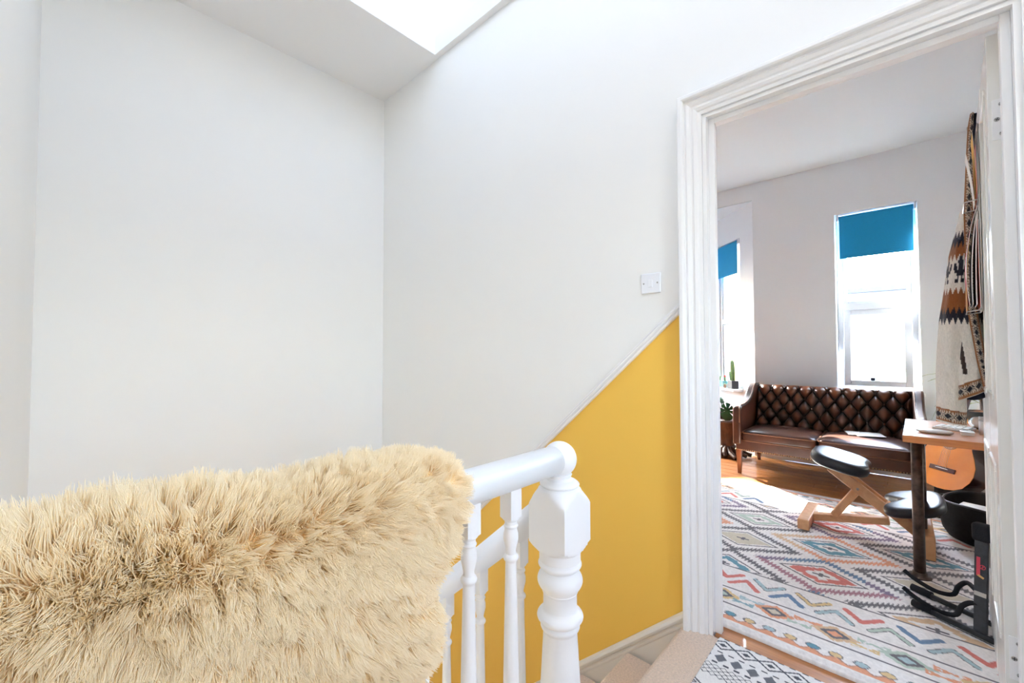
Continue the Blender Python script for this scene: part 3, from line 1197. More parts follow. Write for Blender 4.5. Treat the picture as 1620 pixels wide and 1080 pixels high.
hc.points.foreach_set('position', pos.reshape(-1).astype(np.float32))
rad = np.tile(np.array([0.00052, 0.00052, 0.00050, 0.00046, 0.00038, 0.00016]), NS)
hc.points.foreach_set('radius', rad.astype(np.float32))
hc.materials.append(m_wool)
wo = bpy.data.objects.new('wool', hc)
COL.objects.link(wo)
wo.parent = fle
wo.matrix_parent_inverse = parent_inv(fle)
wo['kind'] = 'stuff'
wo['label'] = 'dense wavy cream wool'


# ------------------------------------------------------------------ patterned textiles (colour attribute on a fine grid)
def color_grid(name, X, Y, Z, C, material, parent=None, thick=0.0, fix=False):
    """grid mesh with a point colour attribute; X,Y,Z,C are (rows, cols[, 3])"""
    r, c = X.shape
    top = np.stack([X, Y, Z], -1).reshape(-1, 3)
    idx = np.arange(r * c).reshape(r, c)
    q = np.stack([idx[:-1, :-1], idx[:-1, 1:], idx[1:, 1:], idx[1:, :-1]], -1).reshape(-1, 4)
    cols = C.reshape(-1, 3)
    me = bpy.data.meshes.new(name)
    if thick:
        border = np.concatenate([idx[0, :], idx[1:, -1], idx[-1, -2::-1], idx[-2:0:-1, 0]])
        low = top[border].copy()
        low[:, 2] -= thick
        nb = len(border)
        bi = np.arange(nb) + len(top)
        nxt = np.roll(np.arange(nb), -1)
        sk_ = np.stack([border, bi, bi[nxt], border[nxt]], -1)
        top = np.concatenate([top, low])
        cols = np.concatenate([cols, cols[border]])
        q = np.concatenate([q, sk_])
    me.vertices.add(len(top))
    me.vertices.foreach_set('co', top.reshape(-1).astype(np.float32))
    me.loops.add(len(q) * 4)
    me.loops.foreach_set('vertex_index', q.reshape(-1).astype(np.int32))
    me.polygons.add(len(q))
    me.polygons.foreach_set('loop_start', (np.arange(len(q)) * 4).astype(np.int32))
    me.polygons.foreach_set('use_smooth', np.ones(len(q), dtype=bool))
    me.update(calc_edges=True)
    at = me.color_attributes.new('col', 'FLOAT_COLOR', 'POINT')
    at.data.foreach_set('color', np.concatenate([cols, np.ones((len(cols), 1))], 1).reshape(-1).astype(np.float32))
    me.materials.append(material)
    me.validate()
    o = bpy.data.objects.new(name, me)
    COL.objects.link(o)
    if parent:
        o.parent = parent
        o.matrix_parent_inverse = parent_inv(parent)
    return o


def L3(r, g, b):
    return np.array(lin(r, g, b)[:3])


def paint(C, mask, col):
    C[mask] = col


def seg_d(X, Y, a, b):
    ax, ay = a
    bx, by = b
    dx, dy = bx - ax, by - ay
    t = np.clip(((X - ax) * dx + (Y - ay) * dy) / (dx * dx + dy * dy), 0, 1)
    return np.hypot(X - ax - t * dx, Y - ay - t * dy)


INK, RED, ORG, TEAL, BLUE, PUR, MAG, SAGE, YEL, BEIGE, AQUA, TAN = (L3(58, 54, 66), L3(214, 92, 78), L3(228, 146, 98), L3(40, 134, 158), L3(44, 104, 150),
    L3(104, 78, 116), L3(160, 92, 112), L3(176, 196, 180), L3(220, 188, 122), L3(206, 196, 172), L3(158, 190, 196), L3(216, 178, 132))


def rug_pattern(X, Y):
    C = np.ones(X.shape + (3,)) * L3(238, 234, 231)
    # mirror the two ends about the middle
    xm = 2.79
    E = np.where(X > xm, 2 * xm - X, X)
    fieldm = E > 2.268
    jag = ((Y * 62) % 1.0 - 0.5) * 0.030
    feather = 0.75 + 0.5 * noise2(X * 130, Y * 130, 3)
    cols = {0: (RED, BLUE, MAG), 1: (TEAL, ORG, ORG), 2: (RED, BLUE, PUR)}
    for kc in range(-1, 3):
        cy = 0.29 + 0.38 * kc
        for j in range(-1, 5):
            cx0 = (2.468 if kc % 2 == 0 else 2.285) + 0.365 * j
            dx, dy = X - cx0, Y - cy
            d_in = np.abs(dy) / 0.17 + np.abs(dx) / 0.105
            d_out = np.abs(dy) / 0.285 + np.abs(dx + jag) / 0.190
            if kc % 2 == 0:
                inn, up, lo = cols[j % 3]
            else:
                inn = (BEIGE, TEAL, BEIGE, SAGE, TAN)[(j + kc + 5) % 5]
                up = lo = INK
            ring = fieldm & (d_out > 0.80) & (d_out < 1.0)
            sel = ring & (dx > 0)
            C[sel] = up
            if up is BLUE:
                C[sel & (np.abs(dy) > 0.16)] = PUR
            if up is ORG:
                C[sel & (dy > 0.08)] = TAN
            C[ring & (dx <= 0)] = lo
            if lo is ORG:
                C[ring & (dx <= 0) & (dy > 0.1)] = TAN
            paint(C, fieldm & (d_in > 0.93) & (d_in < 1.03), INK)
            rag = d_in + (noise2(X * 90, Y * 45, 8) - 0.5) * 0.25
            paint(C, fieldm & (rag > 0.44) & (rag < 0.80), inn)
            if kc % 2 and inn is BEIGE:
                paint(C, fieldm & (d_in < 0.80), BEIGE)
            paint(C, fieldm & (((np.abs(dx) < 0.006) & (np.abs(dy) < 0.032)) | ((np.abs(dy) < 0.008) & (np.abs(dx) < 0.018))), INK)
    # end borders
    for xl in (2.265, 2.060, 1.930):
        w = 0.0032 + 0.0012 * noise2(X * 3, Y * 40, 4)
        paint(C, np.abs(E - xl) < w, INK)
    snakes = [RED, AQUA, BLUE, YEL, AQUA, RED, SAGE, BLUE, AQUA, RED]
    for k in range(-6, 12):
        y0 = 0.59 - 0.082 * k
        up = k % 2 == 0
        xa, xb = (2.108, 2.170) if up else (2.212, 2.150)
        dd = np.minimum(seg_d(E, Y, (xa, y0), (xb, y0 - 0.055)), seg_d(E, Y, (xb, y0 - 0.055), (xa, y0 - 0.11)))
        edge = 0.0115
        dd = dd + (noise2(X * 160, Y * 160, 6) - 0.5) * 0.004
        c = snakes[k % 10]
        bd = (E > 2.06) & (E < 2.262)
        light = c is AQUA or c is YEL or c is SAGE
        paint(C, bd & (dd < edge), c)
        if light:
            paint(C, bd & (dd > edge - 0.004) & (dd < edge) & (noise2(X * 60, Y * 60, 9) > 0.3), INK)
    halo = [YEL, ORG, TAN, SAGE]
    for k in range(-4, 8):
        yc = 0.59 - 0.197 * k
        bd = (E > 1.935) & (E < 2.055)
        d = np.abs(Y - yc) / 0.075 + np.abs(E - 1.993) / 0.052 + (noise2(X * 120, Y * 120, 2) - 0.5) * 0.2
        paint(C, bd & (d < 1.0), halo[k % 4])
        d = np.abs(Y - yc) / 0.048 + np.abs(E - 1.993) / 0.034
        paint(C, bd & (d < 1.0), INK)
        paint(C, bd & (d < 0.55), (SAGE, BEIGE, ORG, AQUA)[k % 4])
        # bow ties between the small diamonds
        ym = yc - 0.0985
        bt = (np.abs(E - 2.012) < 0.004 + np.abs(Y - ym + 0.012) * 0.30) & (np.abs(Y - ym + 0.012) < 0.045)
        bt2 = (np.abs(E - 1.972) < 0.004 + np.abs(Y - ym - 0.012) * 0.28) & (np.abs(Y - ym - 0.012) < 0.040)
        paint(C, bd & bt & (noise2(X * 130, Y * 130, 12) > 0.25), (AQUA, ORG, SAGE, ORG)[k % 4])
        paint(C, bd & bt2 & (noise2(X * 130, Y * 130, 13) > 0.25), (TEAL * 0.5 + AQUA * 0.5, SAGE, YEL, ORG)[k % 4])
    wave = 1.838 + 0.010 * np.cos((Y - 0.52) / 0.068 * 2 * math.pi)
    ob = (E > 1.812) & (E < wave)
    paint(C, ob, ORG * 0.97)
    paint(C, (np.abs(E - wave) < 0.0025) & (E > 1.80), INK * 0.5 + ORG * 0.5)
    for k in range(-16, 24):
        yc = 0.52 - 0.068 * k
        d = np.hypot((Y - yc) / 1.35, E - 1.860)
        c = (TEAL, YEL, AQUA, YEL)[k % 4]
        d = d + (noise2(X * 200, Y * 200, 14) - 0.5) * 0.004
        paint(C, d < 0.0165, INK)
        paint(C, d < 0.0135, c)
    # faded dyes
    C = C * 0.86 + L3(238, 234, 231) * 0.14
    # weave
    C *= (0.90 + 0.2 * noise2(X * 160, Y * 160, 21))[..., None]
    return C


M_RUG = mat('patterned_wool_rug', (0.8, 0.8, 0.8), 0.95, spec=0.1, attr='col', bump=(420, 0.7, 0.003), sheen=0.2)
st = 0.0042
gx, gy = np.meshgrid(np.arange(1.772, 3.822, st), np.arange(-0.56, 1.065, st), indexing='ij')
rz_ = 0.0112 + 0.0015 * noise2(gx * 9, gy * 9, 31)
hem = np.exp(-((gx - 1.795) / 0.012) ** 2)
rz_ = rz_ + hem * 0.007 * (0.6 + 0.8 * noise2(gx * 2, gy * 14, 30))
Cg = rug_pattern(gx, gy)
gxx = gx + 0.006 * (noise2(gy * 5, gx * 0, 33) - 0.5) * np.clip((1.85 - gx) / 0.08, 0, 1)
rug = color_grid('area_rug', gxx, gy, rz_, Cg, M_RUG, None, 0.0125)
tag(rug, 'large cream rug with coloured diamond and zigzag pattern on the wooden floor', 'rug')


def mat_pattern(X, Y):
    base = L3(226, 224, 222)
    C = np.ones(X.shape + (3,)) * base
    G1, G2 = L3(112, 114, 120), L3(84, 86, 92)
    u = 1.695 - X          # across the mat, from the threshold side
    v = Y
    per = 0.46
    u = np.mod(u, per)

    def diam(uc, vp, ru, rv, off=0.0):
        vv = np.mod(v + off, vp) - vp / 2
        return np.abs(u - uc) / ru + np.abs(vv) / rv

    d = diam(0.045, 0.075, 0.030, 0.042)
    paint(C, ((d > 0.75) & (d < 1.0)), G2)
    paint(C, (d < 0.35), G2)
    dash = (np.mod(v, 0.034) < 0.018)
    for uc in (0.006, 0.088, 0.150):
        paint(C, (np.abs(u - uc) < 0.0035) & dash, G2)
    d = diam(0.119, 0.050, 0.024, 0.020)
    paint(C, d < 1.0, G1)
    for uc, w in ((0.165, 0.0), (0.222, 0.0)):
        pass
    lat = (u > 0.160) & (u < 0.225)
    a = np.mod((u - v * 0.8) / 0.020, 1)
    bq = np.mod((u + v * 0.8) / 0.020, 1)
    paint(C, lat & ((a < 0.16) | (bq < 0.16)), G2)
    hx = diam(0.285, 0.16, 0.050, 0.085)
    hx2 = diam(0.285, 0.16, 0.036, 0.064)
    paint(C, (hx > 0.86) & (hx < 1.0), G2)
    paint(C, (hx2 > 0.84) & (hx2 < 1.0), G2)
    hx3 = diam(0.285, 0.16, 0.012, 0.014)
    paint(C, hx3 < 1.0, G1)
    lat = (u > 0.345) & (u < 0.40)
    paint(C, lat & ((a < 0.16) | (bq < 0.16)), G2)
    d = diam(0.43, 0.050, 0.020, 0.018)
    paint(C, d < 1.0, G1)
    C *= (0.93 + 0.14 * noise2(X * 300, Y * 300, 40))[..., None]
    return C


M_MAT = mat('woven_mat', (0.8, 0.8, 0.8), 0.95, spec=0.1, attr='col', bump=(500, 0.5, 0.002))
gx, gy = np.meshgrid(np.arange(1.02, 1.69, 0.003), np.arange(-0.62, 0.512, 0.003), indexing='ij')
Cm = mat_pattern(gx, gy)
zz = 0.006 + 0.002 * noise2(gx * 6, gy * 6, 41)
mt_o = color_grid('door_mat', gx, gy, zz, Cm, M_MAT, None, 0.0055)
tag(mt_o, 'flat black and white patterned mat on the beige landing carpet', 'mat')

# ------------------------------------------------------------------ leather sofa
m_leather = mat('brown_antique_leather', lin(68, 38, 25), 0.36, spec=0.38, noise=(7, 0.45), bump=(150, 0.10, 0.002), coat=0.15)
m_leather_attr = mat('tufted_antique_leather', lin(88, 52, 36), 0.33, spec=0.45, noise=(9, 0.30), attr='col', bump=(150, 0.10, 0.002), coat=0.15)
m_welt = mat('tan_leather_piping', lin(104, 66, 44), 0.4, noise=(20, 0.3))
m_nail = mat('brass_nailheads', (0.42, 0.30, 0.16), 0.35, metal=1.0)
sofa = thing('leather_sofa', 'buttoned brown leather sofa with two seat cushions under the window', 'sofa', (4.4, 0.48, 0))
YL, YR = 1.098, -0.142
FX = 4.065
m = MB()
m.box(FX + 0.012, 4.76, YR + 0.02, YL - 0.02, 0.205, 0.300)
m.build('base_frame', m_leather, sofa, bevel=0.012)
m = MB()
yy = YR + 0.03
while yy < YL - 0.02:
    m.ellipsoid((FX + 0.012, yy, 0.214), 0.004, 0.0055, 0.0055, 8, 4)
    yy += 0.0165
o = m.build('nailhead_trim', m_nail, sofa)
o['kind'] = 'stuff'


def cushion(y0, y1):
    """box cushion with a crowned top and rounded front"""
    cx_, cy_ = (FX + 4.60) / 2, (y0 + y1) / 2
    hx, hy = (4.60 - FX) / 2, (y1 - y0) / 2
    NR, NA = 14, 64
    rings = []
    for k, (f, z) in enumerate([(0.0, 0.292), (0.9, 0.287), (0.965, 0.290), (0.995, 0.300), (1.0, 0.315), (1.0, 0.345), (0.995, 0.362), (0.97, 0.373), (0.92, 0.380), (0.8, 0.389), (0.6, 0.397), (0.4, 0.402), (0.2, 0.404), (0.0, 0.405)]):
        ring = []
        for a in range(NA):
            t = 2 * math.pi * a / NA
            c, s = math.cos(t), math.sin(t)
            e = 0.16
            sx = math.copysign(abs(c) ** e, c)
            sy = math.copysign(abs(s) ** e, s)
            ring.append((cx_ + hx * f * sx, cy_ + hy * f * sy, z + (0.004 * math.sin(sx * 3 + k) if z > 0.38 else 0)))
        rings.append(ring)
    mm = MB()
    mm.loft(rings)
    c = mm.build('seat_cushion', m_leather, sofa)
    for z in (0.366, 0.300):
        pts = []
        for a in range(81):
            t = 2 * math.pi * a / 80
            cc, s = math.cos(t), math.sin(t)
            pts.append((cx_ + hx * 1.004 * math.copysign(abs(cc) ** 0.16, cc), cy_ + hy * 1.004 * math.copysign(abs(s) ** 0.16, s), z))
        mm = MB()
        mm.tube(pts, 0.0048, 8, caps=False)
        mm.build('piping', m_welt, c)


cushion(0.492, 1.030)
cushion(-0.062, 0.484)

# buttoned back
DU, DV = 0.0545, 0.083
BY0, BY1 = -0.082, 1.034
bl_len = 0.440
nu, nv = 340, 130
U, V = np.meshgrid(np.linspace(BY0, BY1, nu), np.linspace(0, bl_len, nv), indexing='ij')
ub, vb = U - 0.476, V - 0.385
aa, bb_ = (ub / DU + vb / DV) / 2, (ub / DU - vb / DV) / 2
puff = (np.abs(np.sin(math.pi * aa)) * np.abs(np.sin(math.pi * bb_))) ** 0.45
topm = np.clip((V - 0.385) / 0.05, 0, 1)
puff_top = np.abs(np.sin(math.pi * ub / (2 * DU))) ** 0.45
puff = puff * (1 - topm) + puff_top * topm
edge_f = np.clip((U - BY0) / 0.03, 0, 1) * np.clip((BY1 - U) / 0.03, 0, 1)
roll = np.sqrt(np.clip(1 - np.clip((V - (bl_len - 0.045)) / 0.045, 0, 1) ** 2, 0, 1))
H = 0.016 + 0.050 * puff * edge_f * (0.6 + 0.4 * np.clip((bl_len - V) / 0.05, 0, 1))
H = H * (0.15 + 0.85 * roll)
lean = math.radians(22)
bx0, bz0 = 4.535, 0.345
dirx, dirz = math.sin(lean), math.cos(lean)
PX = bx0 + V * dirx - H * math.cos(lean) + 0.03
PZ = bz0 + V * dirz + H * math.sin(lean) * 0.9
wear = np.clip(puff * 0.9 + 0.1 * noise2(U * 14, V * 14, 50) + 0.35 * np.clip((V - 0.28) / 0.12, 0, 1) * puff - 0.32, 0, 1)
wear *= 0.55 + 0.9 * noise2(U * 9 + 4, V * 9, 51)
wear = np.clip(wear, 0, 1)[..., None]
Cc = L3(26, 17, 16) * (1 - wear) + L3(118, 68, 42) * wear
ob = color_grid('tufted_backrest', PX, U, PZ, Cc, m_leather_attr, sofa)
for j in range(0, 5):
    v = 0.385 - DV * j
    for i in range(-12, 13):
        if (i + j) % 2 or v < 0.05:
            continue
        u = 0.476 + i * DU
        if not (BY0 + 0.03 < u < BY1 - 0.03):
            continue
        m = MB()
        c = Vector((bx0 + v * dirx + 0.03 - 0.022 * math.cos(lean), u, bz0 + v * dirz + 0.02 * math.sin(lean)))
        m.lathe([(0.0105, -0.004), (0.0105, 0.001), (0.008, 0.004), (0.0, 0.0055)], c, 10, (-math.cos(lean), 0, math.sin(lean)))
        m.build('button', m_leather, sofa)
m = MB()
m.prism([(bx0 + 0.028, YR + 0.03, 0.30), (bx0 + 0.028 + bl_len * dirx, YR + 0.03, bz0 + bl_len * dirz - 0.004), (4.80, YR + 0.03, bz0 + bl_len * dirz - 0.012), (4.80, YR + 0.03, 0.25)], (0, YL - YR - 0.06, 0))
m.build('back_frame', m_leather, sofa, bevel=0.01)


def arm(y0, y1):
    prof = [(FX + 0.004, 0.255), (FX - 0.002, 0.45), (FX, 0.555), (FX + 0.012, 0.590), (FX + 0.05, 0.604), (FX + 0.16, 0.606), (FX + 0.27, 0.616), (FX + 0.36, 0.642),
            (FX + 0.44, 0.690), (FX + 0.50, 0.738), (FX + 0.545, 0.762), (FX + 0.60, 0.768), (4.79, 0.762), (4.80, 0.25)]
    mm = MB()
    mm.prism([(x, y0, z) for x, z in prof], (0, y1 - y0, 0))
    a = mm.build('arm', m_leather, sofa, bevel=0.018, bseg=4)
    auto_smooth(a, 50)
    pts = [(x - 0.001, (y0 if y0 > 0.5 else y1) + (0.010 if y0 > 0.5 else -0.010), z + 0.001) for x, z in prof[1:-1]]
    mm = MB()
    mm.tube(pts, 0.004, 8)
    mm.build('piping', m_welt, a)
    return a


arm(1.030, YL)
arm(YR, -0.076)


def leg(x, y, dx=0.0):
    mm = MB()
    r0 = [(x - .024, y - .022, .21), (x + .024, y - .022, .21), (x + .024, y + .022, .21), (x - .024, y + .022, .21)]
    r1 = [(x - .013 + dx, y - .013, .0), (x + .013 + dx, y - .013, .0), (x + .013 + dx, y + .013, .0), (x - .013 + dx, y + .013, .0)]
    mm.loft([r0, r1], smooth=False)
    mm.build('leg', M_LEGWOOD, sofa, bevel=0.003)


leg(FX + 0.035, YL - 0.045)
leg(FX + 0.035, YR + 0.045)
leg(4.72, YL - 0.06, 0.02)
leg(4.72, YR + 0.06, 0.02)
# loose paper sheet on the seat
M_PAPER = mat('white_paper', lin(236, 234, 230), 0.6)
m = MB()
m.obox((4.42, 0.215, 0.4105), (0.97, 0.24, 0), (-0.24, 0.97, 0), (0, 0, 1), 0.085, 0.115, 0.002)
m.obox((4.36, 0.19, 0.4145), (0.90, 0.43, 0), (-0.43, 0.90, 0), (0, 0, 1), 0.07, 0.09, 0.0015)
tag(m.build('magazine', M_PAPER), 'thin white magazine lying on the leather seat cushion', 'magazine')
#PART3

# ------------------------------------------------------------------ padded kneeling chair
def pad(outline, thick, c, rx_=0.0, name='pad', parent=None, mt=None):
    """soft pad: rings of the outline (x, y) shrunk towards top and bottom, tilted about the x axis"""
    prof = [(0.0, 0.0), (0.75, 0.0), (0.90, 0.07), (0.975, 0.22), (1.0, 0.45), (0.99, 0.68), (0.955, 0.84), (0.90, 0.93), (0.80, 0.975), (0.5, 1.0), (0.0, 1.0)]
    cx_ = sum(p[0] for p in outline) / len(outline)
    cy_ = sum(p[1] for p in outline) / len(outline)
    R = Matrix.Rotation(rx_, 3, 'X')
    rings = []
    for f, h in prof:
        rings.append([Vector(c) + R @ Vector((cx_ + (p[0] - cx_) * f, cy_ + (p[1] - cy_) * f, h * thick)) for p in outline])
    m = MB()
    m.loft(rings, caps=False)
    return m.build(name, mt or M_BLACK, parent)


kc = thing('kneeling_chair', 'beech kneeling chair with two black padded cushions beside the desk', 'chair', (3.2, 0.2, 0.013))
N_ = 48
seat_out = []
for k in range(N_):
    t = 2 * math.pi * k / N_
    c, s = math.cos(t), math.sin(t)
    ex = 0.72
    seat_out.append((0.195 * math.copysign(abs(c) ** ex, c), 0.148 * math.copysign(abs(s) ** ex, s) - 0.018 * math.exp(-(c / 0.25) ** 2) * (1 if s < 0 else 0) * -1))
pad(seat_out, 0.072, (3.20, 0.275, 0.385), math.radians(13), 'seat_pad', kc)
knee_out = []
for k in range(64):
    t = 2 * math.pi * k / 64
    c, s = math.cos(t), math.sin(t)
    ex = 0.66
    x_, y_ = 0.215 * math.copysign(abs(c) ** ex, c), 0.135 * math.copysign(abs(s) ** ex, s)
    if s > 0:
        y_ -= 0.095 * math.exp(-(x_ / 0.075) ** 2)
    knee_out.append((x_, y_))
pad(knee_out, 0.058, (3.20, -0.048, 0.208), math.radians(-15), 'knee_pad', kc)


def beam(a, c, w, h, name, par=kc, mt=M_BEECH, bev=0.006):
    m = MB()
    m.bar(a, c, w, h)
    return m.build(name, mt, par, bevel=bev, bseg=2)


beam((3.01, 0.435, 0.046), (3.40, 0.435, 0.046), 0.058, 0.062, 'rear_foot')
beam((3.00, -0.095, 0.076), (3.40, -0.095, 0.076), 0.050, 0.118, 'front_foot')
beam((3.2, 0.41, 0.050), (3.2, 0.055, 0.118), 0.055, 0.040, 'base_beam')
for dx in (-0.042, 0.042):
    beam((3.2 + dx, 0.315, 0.385), (3.2 + dx, 0.05, 0.172), 0.022, 0.058, 'spar')
beam((3.2, 0.075, 0.205), (3.2, -0.10, 0.055), 0.055, 0.058, 'front_spar')
beam((3.2, 0.19, 0.268), (3.2, 0.305, 0.085), 0.058, 0.040, 'strut')
m = MB()
m.tube([(3.14, 0.188, 0.279), (3.26, 0.188, 0.279)], 0.0065, 12)
m.build('pivot_bolt', M_SCREW, kc)

# ------------------------------------------------------------------ desk
dk = thing('desk', 'wooden desk with a rusty steel pipe leg inside the room', 'desk', (2.9, -0.5, 0))
m = MB()
m.prism([(2.585, -0.006, 0.668), (3.225, -0.022, 0.668), (3.19, -0.985, 0.668), (2.555, -0.985, 0.668)], (0, 0, 0.032))
m.build('desktop', M_DESK, dk, bevel=0.003)
for (x_, y_) in ((2.77, -0.055), (3.14, -0.075), (2.66, -0.93), (3.12, -0.93)):
    zb = 0.0132 if y_ > -0.5 else 0.0
    m = MB()
    m.tube([(x_, y_, zb), (x_, y_, 0.668)], 0.0215, 20)
    lg = m.build('leg', M_PIPE, dk)
    m = MB()
    m.lathe([(0.042, 0), (0.042, 0.006), (0.027, 0.009), (0.026, 0.022), (0.0217, 0.023)], (x_, y_, zb), 20)
    m.build('floor_flange', M_PIPE, lg)
    m = MB()
    m.lathe([(0.0217, 0), (0.026, 0.001), (0.027, 0.014), (0.042, 0.017), (0.042, 0.0228)], (x_, y_, 0.645), 20)
    m.build('top_flange', M_PIPE, lg)
M_WHITEPL = mat('white_plastic', lin(232, 232, 230), 0.3)
# things on the desk
mo = thing('computer_mouse', 'flat white oval computer mouse near the edge of the desk', 'mouse', (2.74, -0.115, 0.70))
m = MB()
m.ellipsoid((2.74, -0.115, 0.7085), 0.034, 0.062, 0.009, 28, 12, 0.75)
m.build('shell', M_WHITEPL, mo)
m = MB()
m.ellipsoid((2.74, -0.115, 0.7035), 0.030, 0.056, 0.0032, 24, 6, 0.6)
m.build('base', mat('grey_plastic', lin(150, 150, 150), 0.4), mo)
kb = thing('keyboard', 'slim white keyboard lying on the desk', 'keyboard', (2.93, -0.19, 0.70))
kx, ky = Vector((0.97, -0.24, 0)), Vector((0.24, 0.97, 0))
m = MB()
m.obox((2.93, -0.190, 0.706), kx, ky, (0, 0, 1), 0.062, 0.064, 0.0055)
m.build('tray', M_WHITEPL, kb, bevel=0.003)
kme = None
for i in range(5):
    for j in range(5):
        p = Vector((2.93, -0.190, 0.7133)) + kx * (-0.046 + 0.023 * i) + ky * (-0.046 + 0.023 * j)
        if kme is None:
            m = MB()
            m.obox((0, 0, 0), kx, ky, (0, 0, 1), 0.0098, 0.0093, 0.0017)
            o = m.build('key', M_PAPER, None, bevel=0.0008, bseg=1)
            kme = o.data
        else:
            o = copy_part(o, None)
        o.parent = kb
        o.matrix_parent_inverse = parent_inv(kb)
        o.location = p


def tumbler(label, x_, y_, r, h, z0=0.70):
    t = thing('steel_tumbler', label, 'cup', (x_, y_, z0), 'steel tumblers on the desk')
    m = MB()
    m.lathe([(0.0, 0.0), (r * 0.92, 0.0), (r * 0.97, 0.003), (r, h * 0.5), (r, h - 0.002), (r * 0.97, h), (r * 0.93, h - 0.003), (r * 0.90, 0.006), (0, 0.006)], (x_, y_, z0), 28, caps=False)
    m.build('body', M_CHROME, t)
    m = MB()
    m.lathe([(r * 1.012, h - 0.006), (r * 1.02, h - 0.003), (r * 1.012, h + 0.001), (r * 0.96, h + 0.001)], (x_, y_, z0), 28, caps=False)
    m.build('rim', M_SCREW, t)


tumbler('brushed steel tumbler nearest the door on the desk', 2.845, -0.281, 0.0195, 0.066)
tumbler('brushed steel tumbler standing behind another tumbler on the desk', 2.925, -0.290, 0.0205, 0.070)
m_gl = mat('greenish_drinking_glass', (0.86, 0.94, 0.95), 0.05, trans=0.9, ior=1.3)
gd = thing('glass_dish', 'pale bluish glass dish with ribbed sides on the desk', 'dish', (3.03, -0.290, 0.70))
m = MB()
m.lathe([(0.0, 0.0), (0.032, 0.0), (0.042, 0.02), (0.051, 0.06), (0.054, 0.085), (0.051, 0.086), (0.040, 0.03), (0.029, 0.008), (0, 0.008)], (3.03, -0.290, 0.70), 28, caps=False)
m.build('bowl', m_gl, gd)
m = MB()
m.lathe([(0.0545, 0.083), (0.056, 0.086), (0.0545, 0.089), (0.050, 0.086)], (3.03, -0.290, 0.70), 28, caps=False)
m.build('rim', m_gl, gd)
bv = thing('brown_vase', 'shiny dark brown round vase at the back of the desk', 'vase', (3.135, -0.385, 0.70))
m = MB()
M_GLAZE = mat('brown_glaze', lin(74, 52, 38), 0.18, noise=(14, 0.5), coat=0.6)
m.lathe([(0.0, 0), (0.06, 0), (0.068, 0.03), (0.082, 0.09), (0.090, 0.14), (0.084, 0.18), (0.066, 0.205), (0.060, 0.22), (0.066, 0.228), (0.058, 0.226), (0.052, 0.20), (0.0, 0.19)], (3.135, -0.385, 0.70), 32, caps=False)
m.build('body', M_GLAZE, bv)
m = MB()
m.lathe([(0.064, 0.222), (0.068, 0.228), (0.064, 0.232), (0.058, 0.228)], (3.135, -0.385, 0.70), 32, caps=False)
m.build('lip', M_GLAZE, bv)
sbx = thing('small_white_box', 'small white paper box beside the keyboard on the desk', 'box', (2.775, -0.222, 0.70))
m = MB()
m.box(2.752, 2.798, -0.240, -0.200, 0.70, 0.711)
m.build('tray', M_PAPER, sbx, bevel=0.001)
m = MB()
m.box(2.750, 2.800, -0.242, -0.198, 0.7112, 0.717)
m.build('lid', M_PAPER, sbx, bevel=0.001)

# ------------------------------------------------------------------ folding guitar stand by the door
gs = thing('guitar_stand', 'black folding guitar stand with foam arms on the rug by the door', 'stand', (2.45, -0.2, 0.0132))
RT = 0.0135
m = MB()
m.tube([(2.418, -0.045, RT + .012), (2.335, -0.185, RT + .012), (2.285, -0.275, RT + .012)], 0.0105, 14)
b1 = m.build('floor_bar', M_BLACKMETAL, gs)
m = MB()
m.tube([(2.430, -0.025, RT + .0155), (2.398, -0.080, RT + .0155)], 0.0145, 14)
m.build('foam_sleeve', M_FOAM, b1)
m = MB()
m.tube([(2.575, -0.045, RT + .012), (2.475, -0.205, RT + .012), (2.43, -0.275, RT + .012)], 0.0105, 14)
b2 = m.build('floor_bar', M_BLACKMETAL, gs)
m = MB()
m.tube([(2.587, -0.025, RT + .0155), (2.550, -0.085, RT + .0155)], 0.0145, 14)
m.build('foam_sleeve', M_FOAM, b2)
M_STAND = mat('charcoal_painted_steel', lin(58, 60, 64), 0.5, noise=(60, 0.25))


def plate(p, q, w, t, name, mt):
    m = MB()
    p, q = Vector(p), Vector(q)
    d = (q - p).normalized()
    s = Vector((-0.45, -0.893, 0.0))
    s = (s - d * s.dot(d)).normalized()
    m.obox((p + q) / 2, d, s, d.cross(s), (q - p).length / 2, w / 2, t / 2)
    return m.build(name, mt, gs, bevel=0.002)


pa, pb = Vector((2.345, -0.205, RT + 0.014)), Vector((2.395, -0.220, 0.36))
post = plate(pa, pb, 0.036, 0.014, 'front_post', M_STAND)
plate((2.47, -0.215, RT + 0.014), (2.405, -0.218, 0.36), 0.030, 0.014, 'rear_post', M_BLACKMETAL)
m = MB()
m.obox((2.40, -0.222, 0.385), (-0.45, -0.893, 0), (0.893, -0.45, 0), (0, 0, 1), 0.026, 0.020, 0.034)
m.build('top_sleeve', M_FOAM, gs, bevel=0.012, bseg=4)
M_REDLABEL = mat('red_label', lin(206, 66, 84), 0.4)
M_SILVER = mat('silver_label', lin(190, 188, 182), 0.3, metal=0.4)
d_ = (pb - pa).normalized()
s_ = Vector((-0.45, -0.893, 0.0))
s_ = (s_ - d_ * s_.dot(d_)).normalized()
fn = s_.cross(d_)
if fn.x > 0:
    fn = -fn
for (t0, w0, hh, ww, mt_, nm) in ((0.70, -0.006, 0.034, 0.005, M_REDLABEL, 'red_label'), (0.405, 0.0, 0.0075, 0.0165, M_SILVER, 'silver_band')):
    m = MB()
    c = pa + d_ * ((pb - pa).length * t0) + s_ * w0 + fn * 0.0076
    m.obox(c, d_, s_, fn, hh, ww, 0.0006)
    m.build(nm, mt_, post)
m = MB()
c = pa + d_ * ((pb - pa).length * 0.70) + s_ * 0.006 + fn * 0.0076
